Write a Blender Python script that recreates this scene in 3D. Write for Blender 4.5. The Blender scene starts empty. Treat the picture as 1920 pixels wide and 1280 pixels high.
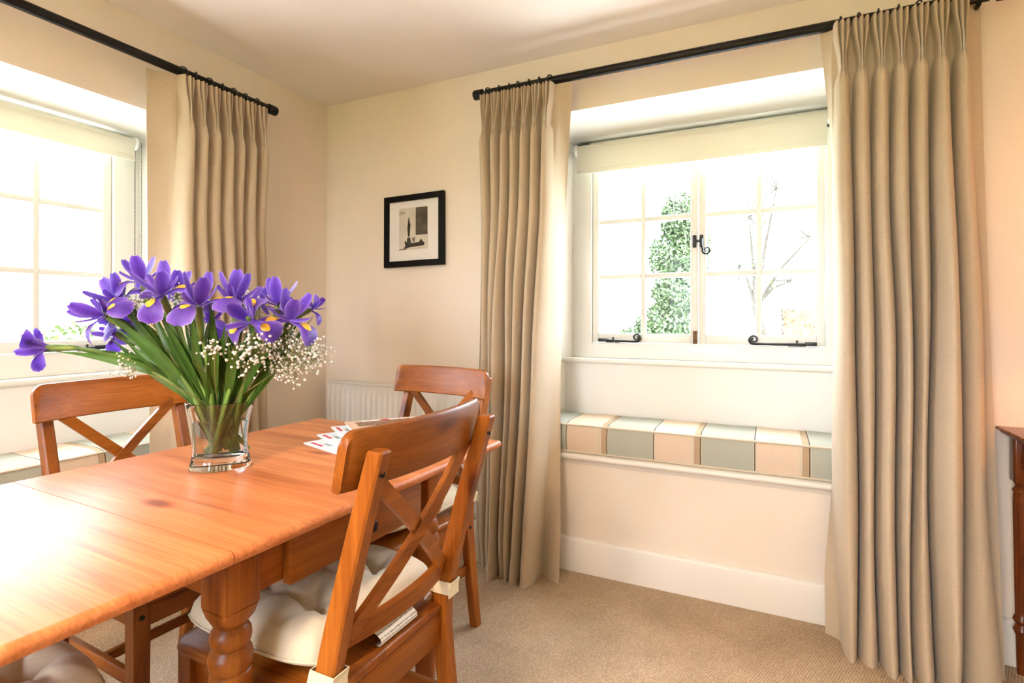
import bpy, bmesh, math, random
from mathutils import Vector, Matrix, Euler
R = math.radians
sin, cos, pi = math.sin, math.cos, math.pi
sc = bpy.context.scene
COL = sc.collection

# ---------------------------------------------------------------- camera
CAM = Vector((2.246, -2.269, 1.115)); YAW = R(25.607); ROLL = R(.133); FPX = 1005.7
cd = bpy.data.cameras.new('camera'); cam = bpy.data.objects.new('camera', cd); COL.objects.link(cam)
cd.sensor_width = 36; cd.lens = 36 * FPX / 1920; cd.shift_y = -43.8 / 1920; cd.clip_start = .02; cd.clip_end = 300
cam.matrix_world = Matrix.Translation(CAM) @ Euler((R(90), 0, YAW)).to_matrix().to_4x4() @ Matrix.Rotation(ROLL, 4, 'Z')
sc.camera = cam
FW = Vector((-sin(YAW), cos(YAW), 0)); RT = Vector((cos(YAW), sin(YAW), 0)); UP = Vector((0, 0, 1))
def at(px, py, d):          # a point of the room measured from the photograph at distance d
    return CAM + d * (FW + RT * ((px - 960) / FPX) - UP * ((py - 596.2) / FPX))

# ---------------------------------------------------------------- light and exposure
sc.view_settings.view_transform = 'Standard'; sc.view_settings.look = 'None'
sc.cycles.max_bounces = 8; sc.cycles.caustics_reflective = False; sc.cycles.adaptive_threshold = .05
sc.view_settings.exposure = 0.60; sc.view_settings.gamma = 1.0; sc.view_settings.use_curve_mapping = False
w = bpy.data.worlds.new('overcast_sky'); sc.world = w; w.use_nodes = True
wb = w.node_tree.nodes['Background']; wb.inputs[0].default_value = (.79, .885, 1.0, 1); wb.inputs[1].default_value = 15.5
def light(name, kind, loc, energy, color, size=.2, rot=(0, 0, 0), size_y=None, portal=False):
    l = bpy.data.lights.new(name, kind); o = bpy.data.objects.new(name, l); COL.objects.link(o)
    o.location = loc; o.rotation_euler = rot; l.energy = energy; l.color = color
    if kind == 'AREA':
        l.shape = 'RECTANGLE'; l.size = size; l.size_y = size_y or size
        l.cycles.is_portal = portal
    else: l.shadow_soft_size = size
    return o
light('portal_left', 'AREA', (-.47, -1.436, 1.45), 1, (1, 1, 1), 1.25, (0, R(-90), 0), 1.25, True)
light('portal_back', 'AREA', (1.93, .47, 1.45), 1, (1, 1, 1), 1.15, (R(-90), 0, 0), 1.1, True)
light('portal_front', 'AREA', (1.6, -4.52, 1.425), 1, (1, 1, 1), 1.2, (R(90), 0, 0), 1.15, True)  # guides sky through the opening added behind the camera
light('added_pendant_bulb', 'POINT', (1.55, -2.95, 1.95), 84, (1, .76, .55), .09)  # added unseen lamp, warm fill on walls and ceiling
light('added_table_lamp_bulb', 'POINT', (3.2, -.30, 1.18), 4.2, (1, .40, .11), .05)  # added unseen lamp for the orange glow on the right of the wall

# ---------------------------------------------------------------- helpers
def setprops(o, label=None, cat=None, group=None, kind=None):
    if label: o['label'] = label
    if cat: o['category'] = cat
    if group: o['group'] = group
    if kind: o['kind'] = kind
    return o
def empty(name, loc=(0, 0, 0), rz=0, label=None, cat=None, group=None, kind=None):
    o = bpy.data.objects.new(name, None); COL.objects.link(o); o.location = loc; o.rotation_euler = (0, 0, rz)
    o.empty_display_size = .05
    return setprops(o, label, cat, group, kind)
class MB:
    def __init__(s): s.v = []; s.f = []; s.uv = {}
    def add(s, vs, fs):
        k = len(s.v); s.v += [tuple(p) for p in vs]; s.f += [tuple(i + k for i in f) for f in fs]; return s
    def box(s, c, d, b=0, seg=2, M=None):
        bm = bmesh.new(); bmesh.ops.create_cube(bm, size=1)
        bmesh.ops.scale(bm, vec=d, verts=bm.verts)
        if b: bmesh.ops.bevel(bm, geom=bm.edges[:], offset=b, segments=seg, profile=.5, affect='EDGES')
        bm.verts.index_update()
        T = Matrix.Translation(c) @ (M.to_4x4() if M else Matrix())
        s.add([T @ v.co for v in bm.verts], [[v.index for v in f.verts] for f in bm.faces]); bm.free(); return s
    def b2(s, lo, hi, b=0, seg=2):
        return s.box([(lo[i] + hi[i]) / 2 for i in range(3)], [hi[i] - lo[i] for i in range(3)], b, seg)
    def tube(s, path, r, n=8, cap=True):
        path = [Vector(p) for p in path]; rr = r if isinstance(r, (list, tuple)) else [r] * len(path)
        vs = []; fs = []; ref = None
        for i, p in enumerate(path):
            t = (path[min(i + 1, len(path) - 1)] - path[max(i - 1, 0)]).normalized()
            if ref is None:
                ref = t.orthogonal().normalized()
            ref = (ref - t * ref.dot(t)).normalized(); bn = t.cross(ref)
            for k in range(n):
                a = 2 * pi * k / n; vs.append(p + (ref * cos(a) + bn * sin(a)) * rr[i])
        for i in range(len(path) - 1):
            for k in range(n):
                fs.append((i * n + k, i * n + (k + 1) % n, (i + 1) * n + (k + 1) % n, (i + 1) * n + k))
        if cap: fs += [tuple(range(n))[::-1], tuple(range((len(path) - 1) * n, len(path) * n))]
        return s.add(vs, fs)
    def lathe(s, prof, n=24, M=None, sx=1, sy=1, cap=True):
        vs = []; fs = []
        for r, z in prof:
            for k in range(n):
                a = 2 * pi * k / n; vs.append(Vector((r * cos(a) * sx, r * sin(a) * sy, z)))
        if M: vs = [M @ v for v in vs]
        m = len(prof)
        for i in range(m - 1):
            for k in range(n):
                fs.append((i * n + k, i * n + (k + 1) % n, (i + 1) * n + (k + 1) % n, (i + 1) * n + k))
        if cap: fs += [tuple(range(n))[::-1], tuple(range((m - 1) * n, m * n))]
        return s.add(vs, fs)
    def loft(s, secs, closed=True, cap=True):
        n = len(secs[0]); vs = [p for q in secs for p in q]; fs = []
        for i in range(len(secs) - 1):
            for k in range(n if closed else n - 1):
                fs.append((i * n + k, i * n + (k + 1) % n, (i + 1) * n + (k + 1) % n, (i + 1) * n + k))
        if cap: fs += [tuple(range(n))[::-1], tuple(range((len(secs) - 1) * n, len(secs) * n))]
        return s.add(vs, fs)
    def grid(s, nu, nv, fn):
        vs = [fn(i / nu, j / nv) for i in range(nu + 1) for j in range(nv + 1)]
        fs = [(i * (nv + 1) + j, (i + 1) * (nv + 1) + j, (i + 1) * (nv + 1) + j + 1, i * (nv + 1) + j + 1) for i in range(nu) for j in range(nv)]
        return s.add(vs, fs)
    def prism(s, poly, z0, z1, M=None):
        n = len(poly); vs = [Vector((x, y, z0)) for x, y in poly] + [Vector((x, y, z1)) for x, y in poly]
        if M: vs = [M @ v for v in vs]
        return s.add(vs, [tuple(range(n))[::-1], tuple(range(n, 2 * n))] + [(k, (k + 1) % n, n + (k + 1) % n, n + k) for k in range(n)])
    def mesh(s, name, mat, smooth=None, fix=True):
        me = bpy.data.meshes.new(name); me.from_pydata(s.v, [], s.f); me.materials.append(mat)
        if fix:
            bm = bmesh.new(); bm.from_mesh(me); bmesh.ops.recalc_face_normals(bm, faces=bm.faces); bm.to_mesh(me); bm.free()
        if smooth is True: me.shade_smooth()
        elif smooth: 
            me.shade_smooth(); me.set_sharp_from_angle(angle=R(smooth))
        return me
    def build(s, name, mat, parent=None, smooth=None, fix=True, loc=None, **kw):
        o = bpy.data.objects.new(name, s.mesh(name, mat, smooth, fix)); COL.objects.link(o)
        if parent: o.parent = parent
        if loc: o.location = loc
        return setprops(o, **kw)
def inst(name, me, parent=None, M=None, **kw):
    o = bpy.data.objects.new(name, me); COL.objects.link(o)
    if parent: o.parent = parent
    if M is not None: o.matrix_local = M
    return setprops(o, **kw)
def copy_tree(o, parent=None):
    c = o.copy(); COL.objects.link(c)
    if parent: c.parent = parent
    for ch in list(o.children): copy_tree(ch, c)
    return c
def sm(a, b, x):
    t = max(0, min(1, (x - a) / (b - a))); return t * t * (3 - 2 * t)
def lerp(a, b, t): return a + (b - a) * t
def bez(ps, t):
    ps = [Vector(p) for p in ps]
    while len(ps) > 1: ps = [a.lerp(b, t) for a, b in zip(ps, ps[1:])]
    return ps[0]

# ---------------------------------------------------------------- materials
def newmat(name):
    m = bpy.data.materials.new(name); m.use_nodes = True
    nt = m.node_tree; return m, nt, nt.nodes['Principled BSDF']
def N(nt, kind, **kw):
    n = nt.nodes.new(kind)
    for k, v in kw.items():
        if k.startswith('i_'): n.inputs[k[2:].replace('_', ' ')].default_value = v
        else: setattr(n, k, v)
    return n
def ramp(nt, stops):
    n = nt.nodes.new('ShaderNodeValToRGB'); e = n.color_ramp.elements
    while len(e) < len(stops): e.new(.5)
    for x, (p, c) in zip(e, stops):
        x.position = p; x.color = (*c, 1) if len(c) == 3 else c
    return n
def bump(nt, b, src, strength=.2, dist=.002):
    n = N(nt, 'ShaderNodeBump'); n.inputs['Strength'].default_value = strength; n.inputs['Distance'].default_value = dist
    nt.links.new(src, n.inputs['Height']); nt.links.new(n.outputs[0], b.inputs['Normal'])
def plain(name, col, rough=.6, noise=0, nscale=30, bstr=0, bdist=.002, **kw):
    m, nt, b = newmat(name); b.inputs['Roughness'].default_value = rough; b.inputs['Base Color'].default_value = (*col, 1)
    for k, v in kw.items(): b.inputs[k.replace('_', ' ')].default_value = v
    if noise or bstr:
        tc = N(nt, 'ShaderNodeTexCoord'); nz = N(nt, 'ShaderNodeTexNoise'); nz.inputs['Scale'].default_value = nscale; nz.inputs['Detail'].default_value = 5
        nt.links.new(tc.outputs['Object'], nz.inputs['Vector'])
        if noise:
            r = ramp(nt, [(.3, [c * (1 - noise) for c in col]), (.7, [min(1, c * (1 + noise)) for c in col])])
            nt.links.new(nz.outputs[0], r.inputs[0]); nt.links.new(r.outputs[0], b.inputs['Base Color'])
        if bstr: bump(nt, b, nz.outputs[0], bstr, bdist)
    return m
def wood(name, axis, c1, c2, c3, rough=.36, knots=True, spec=.28):
    m, nt, b = newmat(name); L = nt.links.new
    tc = N(nt, 'ShaderNodeTexCoord'); oi = N(nt, 'ShaderNodeObjectInfo')
    add = N(nt, 'ShaderNodeVectorMath', operation='ADD'); mul = N(nt, 'ShaderNodeVectorMath', operation='SCALE')
    cmb = N(nt, 'ShaderNodeCombineXYZ')
    for i in range(3): L(oi.outputs['Random'], cmb.inputs[i])
    mul.inputs['Scale'].default_value = 7.3; L(cmb.outputs[0], mul.inputs[0]); L(tc.outputs['Object'], add.inputs[0]); L(mul.outputs[0], add.inputs[1])
    def noise(a, o, det, dist):
        mp = N(nt, 'ShaderNodeMapping'); s = [o, o, o]; s[axis] = a; mp.inputs['Scale'].default_value = s
        L(add.outputs[0], mp.inputs[0]); n = N(nt, 'ShaderNodeTexNoise'); n.inputs['Scale'].default_value = 1
        n.inputs['Detail'].default_value = det; n.inputs['Distortion'].default_value = dist; L(mp.outputs[0], n.inputs['Vector']); return n, mp
    n1, _ = noise(1.6, 16, 3, .8); n2, _ = noise(5, 190, 3, .3)
    r1 = ramp(nt, [(.28, c1), (.5, c2), (.72, c3)]); L(n1.outputs[0], r1.inputs[0])
    r2 = ramp(nt, [(.35, (.72, .68, .62)), (.6, (1, 1, 1))]); L(n2.outputs[0], r2.inputs[0])
    mx = N(nt, 'ShaderNodeMix', data_type='RGBA', blend_type='MULTIPLY'); mx.inputs[0].default_value = .75
    L(r1.outputs[0], mx.inputs[6]); L(r2.outputs[0], mx.inputs[7]); col = mx.outputs[2]
    # board-to-board tint
    hs = N(nt, 'ShaderNodeHueSaturation'); mr = N(nt, 'ShaderNodeMapRange'); mr.inputs[3].default_value = .88; mr.inputs[4].default_value = 1.12
    L(oi.outputs['Random'], mr.inputs[0]); L(mr.outputs[0], hs.inputs['Value']); L(col, hs.inputs['Color']); col = hs.outputs[0]
    if knots:
        mp = N(nt, 'ShaderNodeMapping'); s = [9, 9, 9]; s[axis] = 3.6; mp.inputs['Scale'].default_value = s; L(add.outputs[0], mp.inputs[0])
        vo = N(nt, 'ShaderNodeTexVoronoi'); vo.inputs['Scale'].default_value = .62; L(mp.outputs[0], vo.inputs['Vector'])
        rk = ramp(nt, [(.05, (.42, .30, .25)), (.09, (.75, .6, .55)), (.13, (1, 1, 1))]); L(vo.outputs['Distance'], rk.inputs[0])
        mk = N(nt, 'ShaderNodeMix', data_type='RGBA', blend_type='MULTIPLY'); mk.inputs[0].default_value = 1
        L(col, mk.inputs[6]); L(rk.outputs[0], mk.inputs[7]); col = mk.outputs[2]
    L(col, b.inputs['Base Color']); b.inputs['Roughness'].default_value = rough; b.inputs['Specular IOR Level'].default_value = spec
    bump(nt, b, n2.outputs[0], .06, .001)
    return m
C1, C2, C3 = (.180, .047, .005), (.280, .080, .0085), (.380, .120, .015)
WX = wood('pine_grain_x', 0, C1, C2, C3); WY = wood('pine_grain_y', 1, C1, C2, C3); WZ = wood('pine_grain_z', 2, C1, C2, C3)
TOPW = wood('pine_table_boards', 0, (.43, .130, .040), (.56, .195, .068), (.67, .265, .105), rough=.40, spec=.22)
MAHX = wood('mahogany_x', 0, (.10, .022, .006), (.17, .042, .010), (.25, .07, .018), .22, False, .5)
MAHZ = wood('mahogany_z', 2, (.10, .022, .006), (.17, .042, .010), (.25, .07, .018), .22, False)
WALL = plain('cream_wall_paint', (.872, .757, .628), .75, .02, 3, .25, .012)
CEIL = plain('ceiling_paint', (.90, .83, .765), .8, .015, 2, .15, .008)
REV = plain('reveal_paint', (.91, .885, .83), .7, .015, 4, .2, .008)
TRIM = plain('white_gloss_woodwork', (.86, .80, .71), .38, .01, 8)
WIN = plain('window_gloss_paint', (.86, .83, .75), .32, .01, 10)
IRON = plain('black_iron', (.012, .012, .012), .42, .2, 60, .15, .001)
RODM = plain('black_rod_paint', (.006, .005, .004), .42, .1, 40, Specular_IOR_Level=.25)
BLIND = None
BRASS = plain('worn_bronze', (.16, .085, .04), .45, .5, 90, .2, .001, Metallic=.6)
WHITEP = plain('white_plastic', (.85, .84, .80), .4, .01, 20)
RADW = plain('radiator_enamel', (.80, .755, .69), .4, .01, 20)
BOLT = plain('blackened_bolt', (.012, .010, .010), .35, .2, 200, Metallic=.5)
STRAP = plain('cream_webbing', (.80, .70, .50), .8, .06, 300, .3, .001)
MAT_ = plain('mount_card', (.86, .81, .75), .8, .01, 40)
FRB = plain('black_frame', (.006, .005, .004), .5, .1, 60, Specular_IOR_Level=.15)
PAPER = plain('white_paper', (.82, .81, .78), .55, .02, 60)
def carpet():
    m, nt, b = newmat('beige_loop_carpet'); L = nt.links.new
    tc = N(nt, 'ShaderNodeTexCoord'); mp = N(nt, 'ShaderNodeMapping'); mp.inputs['Rotation'].default_value = (0, 0, R(20))
    L(tc.outputs['Object'], mp.inputs[0])
    wv = N(nt, 'ShaderNodeTexWave', wave_type='BANDS'); wv.inputs['Scale'].default_value = 42; wv.inputs['Distortion'].default_value = 2.2; wv.inputs['Detail'].default_value = 2; wv.inputs['Detail Scale'].default_value = 3
    L(mp.outputs[0], wv.inputs[0])
    vo = N(nt, 'ShaderNodeTexVoronoi'); vo.inputs['Scale'].default_value = 190; L(mp.outputs[0], vo.inputs['Vector'])
    nz = N(nt, 'ShaderNodeTexNoise'); nz.inputs['Scale'].default_value = 5; nz.inputs['Detail'].default_value = 6; L(tc.outputs['Object'], nz.inputs['Vector'])
    mx = N(nt, 'ShaderNodeMix', data_type='FLOAT'); mx.inputs[0].default_value = .6; L(wv.outputs[1], mx.inputs[2]); L(vo.outputs['Distance'], mx.inputs[3])
    r = ramp(nt, [(.1, (.30, .205, .125)), (.45, (.47, .345, .225)), (.8, (.60, .46, .32))]); L(mx.outputs[0], r.inputs[0])
    r2 = ramp(nt, [(.3, (.86, .84, .82)), (.7, (1.08, 1.08, 1.08))]); L(nz.outputs[0], r2.inputs[0])
    mm = N(nt, 'ShaderNodeMix', data_type='RGBA', blend_type='MULTIPLY'); mm.inputs[0].default_value = 1
    L(r.outputs[0], mm.inputs[6]); L(r2.outputs[0], mm.inputs[7]); L(mm.outputs[2], b.inputs['Base Color'])
    b.inputs['Roughness'].default_value = 1; b.inputs['Specular IOR Level'].default_value = .1
    bump(nt, b, mx.outputs[0], .8, .004); return m
CARPET = carpet()
def fabric(name, col, weave=420, transl=.0, bstr=.35, var=.10, rough=.9):
    m, nt, b = newmat(name); L = nt.links.new
    tc = N(nt, 'ShaderNodeTexCoord')
    a = N(nt, 'ShaderNodeTexNoise'); a.inputs['Scale'].default_value = weave; a.inputs['Detail'].default_value = 2; L(tc.outputs['Object'], a.inputs['Vector'])
    mp = N(nt, 'ShaderNodeMapping'); mp.inputs['Scale'].default_value = (60, 60, 500); L(tc.outputs['Object'], mp.inputs[0])
    c = N(nt, 'ShaderNodeTexNoise'); c.inputs['Scale'].default_value = 1; c.inputs['Detail'].default_value = 2; L(mp.outputs[0], c.inputs['Vector'])
    mx = N(nt, 'ShaderNodeMix', data_type='FLOAT'); mx.inputs[0].default_value = .5; L(a.outputs[0], mx.inputs[2]); L(c.outputs[0], mx.inputs[3])
    r = ramp(nt, [(.3, [x * (1 - var) for x in col]), (.7, [min(1, x * (1 + var)) for x in col])]); L(mx.outputs[0], r.inputs[0]); L(r.outputs[0], b.inputs['Base Color'])
    b.inputs['Roughness'].default_value = rough; b.inputs['Specular IOR Level'].default_value = .15
    b.inputs['Sheen Weight'].default_value = .15
    bump(nt, b, mx.outputs[0], bstr, .0015)
    if transl:
        t = N(nt, 'ShaderNodeBsdfTranslucent'); L(r.outputs[0], t.inputs[0]); ms = N(nt, 'ShaderNodeMixShader'); ms.inputs[0].default_value = transl
        L(b.outputs[0], ms.inputs[1]); L(t.outputs[0], ms.inputs[2]); L(ms.outputs[0], nt.nodes['Material Output'].inputs[0])
    return m
LINEN = fabric('oatmeal_linen', (.61, .49, .345), transl=.14)
LINING = fabric('ivory_lining', (.82, .78, .70), transl=.35, bstr=.1, var=.03)
BLIND = fabric('ivory_blind_cloth', (.84, .795, .67), transl=.22, bstr=.08, var=.02)
CUSH = fabric('cream_canvas', (.71, .62, .47), 700, bstr=.3, var=.06)
PIPE = fabric('piping_cord', (.66, .56, .42), 600, var=.08)
def glass_pane():
    m, nt, b = newmat('window_glass'); nt.nodes.remove(b); L = nt.links.new
    t = N(nt, 'ShaderNodeBsdfTransparent'); g = N(nt, 'ShaderNodeBsdfGlossy'); g.inputs['Roughness'].default_value = .02
    lw = N(nt, 'ShaderNodeLayerWeight'); pw = N(nt, 'ShaderNodeMath', operation='POWER'); pw.inputs[1].default_value = 5
    mr = N(nt, 'ShaderNodeMapRange'); mr.inputs[3].default_value = .004; mr.inputs[4].default_value = .5; ms = N(nt, 'ShaderNodeMixShader')
    L(lw.outputs['Facing'], pw.inputs[0]); L(pw.outputs[0], mr.inputs[0]); L(mr.outputs[0], ms.inputs[0]); L(t.outputs[0], ms.inputs[1]); L(g.outputs[0], ms.inputs[2]); L(ms.outputs[0], nt.nodes['Material Output'].inputs[0]); return m
PANE = glass_pane()
def glassy(name, ior, col=(1, 1, 1)):
    m, nt, b = newmat(name); b.inputs['Transmission Weight'].default_value = 1; b.inputs['Roughness'].default_value = 0
    b.inputs['IOR'].default_value = ior; b.inputs['Base Color'].default_value = (*col, 1); return m
VGLASS = glassy('clear_vase_glass', 1.45, (.97, .99, .98)); WATER = glassy('water', 1.33, (.97, .99, .95))
def checks(name, axis, x0, half):
    m, nt, b = newmat(name); L = nt.links.new
    tc = N(nt, 'ShaderNodeTexCoord'); sp = N(nt, 'ShaderNodeSeparateXYZ'); L(tc.outputs['Object'], sp.inputs[0])
    a = N(nt, 'ShaderNodeMath', operation='SUBTRACT'); L(sp.outputs[axis], a.inputs[0]); a.inputs[1].default_value = x0 - 20 * half
    d = N(nt, 'ShaderNodeMath', operation='DIVIDE'); L(a.outputs[0], d.inputs[0]); d.inputs[1].default_value = 2 * half
    f = N(nt, 'ShaderNodeMath', operation='FRACT'); L(d.outputs[0], f.inputs[0])
    beige, tan, dark, green, pale = (.74, .585, .435), (.47, .34, .21), (.12, .085, .05), (.445, .45, .37), (.62, .58, .47)
    r = ramp(nt, [(0, dark), (.010, pale), (.022, beige), (.40, pale), (.412, beige), (.425, tan), (.483, dark), (.495, pale), (.503, green), (.99, pale)])
    r.color_ramp.interpolation = 'CONSTANT'; L(f.outputs[0], r.inputs[0])
    nz = N(nt, 'ShaderNodeTexNoise'); nz.inputs['Scale'].default_value = 500; L(tc.outputs['Object'], nz.inputs['Vector'])
    r2 = ramp(nt, [(.3, (.9, .9, .9)), (.7, (1.06, 1.06, 1.06))]); L(nz.outputs[0], r2.inputs[0])
    mm = N(nt, 'ShaderNodeMix', data_type='RGBA', blend_type='MULTIPLY'); mm.inputs[0].default_value = 1
    L(r.outputs[0], mm.inputs[6]); L(r2.outputs[0], mm.inputs[7]); L(mm.outputs[2], b.inputs['Base Color']); b.inputs['Roughness'].default_value = .9
    bump(nt, b, nz.outputs[0], .2, .001); return m

# ---------------------------------------------------------------- the room
RX, RY, ZC = 4.4, -4.5, 2.30
S = dict(kind='structure')
MB().b2((-.02, RY, -.05), (RX, .02, 0)).build('floor', CARPET, **S)
MB().b2((-.5, RY, ZC), (RX, .5, ZC + .06)).build('ceiling', CEIL, **S)
def wall_with_bay(name, M, a0, a1, f0, f1, b0, b1, ztop_f, ztop_b, yp, zl, yb, zseat, length0, length1):
    """wall in the plane y=0 (x along it, +y outwards): splayed bay f0..f1 at the face, b0..b1 at the window"""
    m = MB(); q = lambda *p: m.add(p, [(0, 1, 2, 3)])
    q((length0, 0, 0), (f0, 0, 0), (f0, 0, ZC), (length0, 0, ZC))
    q((f1, 0, 0), (length1, 0, 0), (length1, 0, ZC), (f1, 0, ZC))
    q((f0, 0, ztop_f), (f1, 0, ztop_f), (f1, 0, ZC), (f0, 0, ZC))
    q((f0, 0, 0), (f1, 0, 0), (f1, 0, zseat), (f0, 0, zseat))
    m.v = [M @ Vector(v) for v in m.v]
    wall = m.build(name, WALL, **S)
    r = MB(); q = lambda *p: r.add(p, [(0, 1, 2, 3)])
    lx = lambda y: lerp(f0, b0, y / yb); rx = lambda y: lerp(f1, b1, y / yb)
    q((f0, 0, zseat), (b0, yb, zseat), (b0, yb, ztop_b), (f0, 0, ztop_f))
    q((f1, 0, zseat), (f1, 0, ztop_f), (b1, yb, ztop_b), (b1, yb, zseat))
    q((f0, 0, ztop_f), (b0, yb, ztop_b), (b1, yb, ztop_b), (f1, 0, ztop_f))
    q((lx(yp), yp, zseat - .02), (rx(yp), yp, zseat - .02), (rx(yp), yp, zl), (lx(yp), yp, zl))
    # outer masonry so that the bay is closed from behind
    q((f0 - .4, yb + .02, 0), (b0, yb + .02, 0), (b0, yb + .02, ZC + .05), (f0 - .4, yb + .02, ZC + .05))
    q((b1, yb + .02, 0), (f1 + .4, yb + .02, 0), (f1 + .4, yb + .02, ZC + .05), (b1, yb + .02, ZC + .05))
    q((b0, yb + .02, ztop_b), (b1, yb + .02, ztop_b), (b1, yb + .02, ZC + .05), (b0, yb + .02, ZC + .05))
    q((b0, yb + .02, 0), (b1, yb + .02, 0), (b1, yb + .02, zl), (b0, yb + .02, zl))
    r.v = [M @ Vector(v) for v in r.v]
    r.build('window_reveal', REV, wall)
    # seat board with rounded nosing
    sb = MB(); sb.prism([(f0 + .001, .0), (f1 - .001, .0), (rx(yp), yp), (lx(yp), yp)], zseat - .03, zseat)
    sb.v = [M @ Vector(v) for v in sb.v]; sb.build('seat_board', TRIM, wall)
    n = MB(); sec = [(-.026 + .0 * cos(t), 0) for t in (0,)]
    prof = [(.0, zseat), (-.020, zseat)] + [(-.020 - .012 * sin(t), zseat - .012 + .012 * cos(t)) for t in [k * pi / 8 for k in range(1, 8)]] + [(-.020, zseat - .024), (-.012, zseat - .030), (-.006, zseat - .044), (0, zseat - .046)]
    n.loft([[M @ Vector((x, y, z)) for y, z in prof] for x in (f0 - .03, f1 + .03)]); n.build('seat_nosing', TRIM, wall, smooth=40)
    ld = MB(); prof = [(yb, zl - .025), (yp - .012, zl - .025), (yp - .020, zl - .019), (yp - .022, zl - .010), (yp - .018, zl - .002), (yp - .010, zl), (yb, zl)]
    secs = [[M @ Vector((lx(y) if x == 0 else rx(y), y, z)) for y, z in prof] for x in (0, 1)]
    ld.loft(secs); ld.build('window_ledge', WIN, wall, smooth=40)
    return wall
MBK = Matrix()
wall_back = wall_with_bay('wall_back', MBK, 0, 0, 1.165, 2.665, 1.362, 2.482, 2.037, 2.005, .30, .918, .40, .518, -.5, RX)
MLF = Matrix(((0, -1, 0, 0), (1, 0, 0, 0), (0, 0, 1, 0), (0, 0, 0, 1)))    # local x -> world y, local y -> -world x
wall_left = wall_with_bay('wall_left', MLF, 0, 0, -2.23, -.64, -2.05, -.822, 1.943, 1.925, .30, .880, .40, .490, RY, .5)
wf = MB()
for lo, hi in (((-.1, RY - .12, 0), (1.0, RY, ZC)), ((2.2, RY - .12, 0), (RX + .1, RY, ZC)), ((1.0, RY - .12, 2.0), (2.2, RY, ZC)), ((1.0, RY - .12, 0), (2.2, RY, .85))): wf.b2(lo, hi)
wf.build('wall_front', WALL, **S)  # opening added in this unseen wall to let in frontal daylight
MB().b2((RX, RY, 0), (RX + .1, .1, ZC)).build('wall_right', WALL, **S)
def skirting(name, p0, p1, n):
    p0, p1, n = Vector(p0), Vector(p1), Vector(n)
    prof = [(0, 0), (.019, 0), (.019, .134), (.016, .142), (.010, .147), (0, .148)]
    MB().loft([[p + n * a + UP * z for a, z in prof] for p in (p0, p1)]).build(name, TRIM, smooth=30, **S)
skirting('baseboard_back', (.0, 0, 0), (RX, 0, 0), (0, -1, 0))
skirting('baseboard_left', (0, RY, 0), (0, 0, 0), (1, 0, 0))

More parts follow.
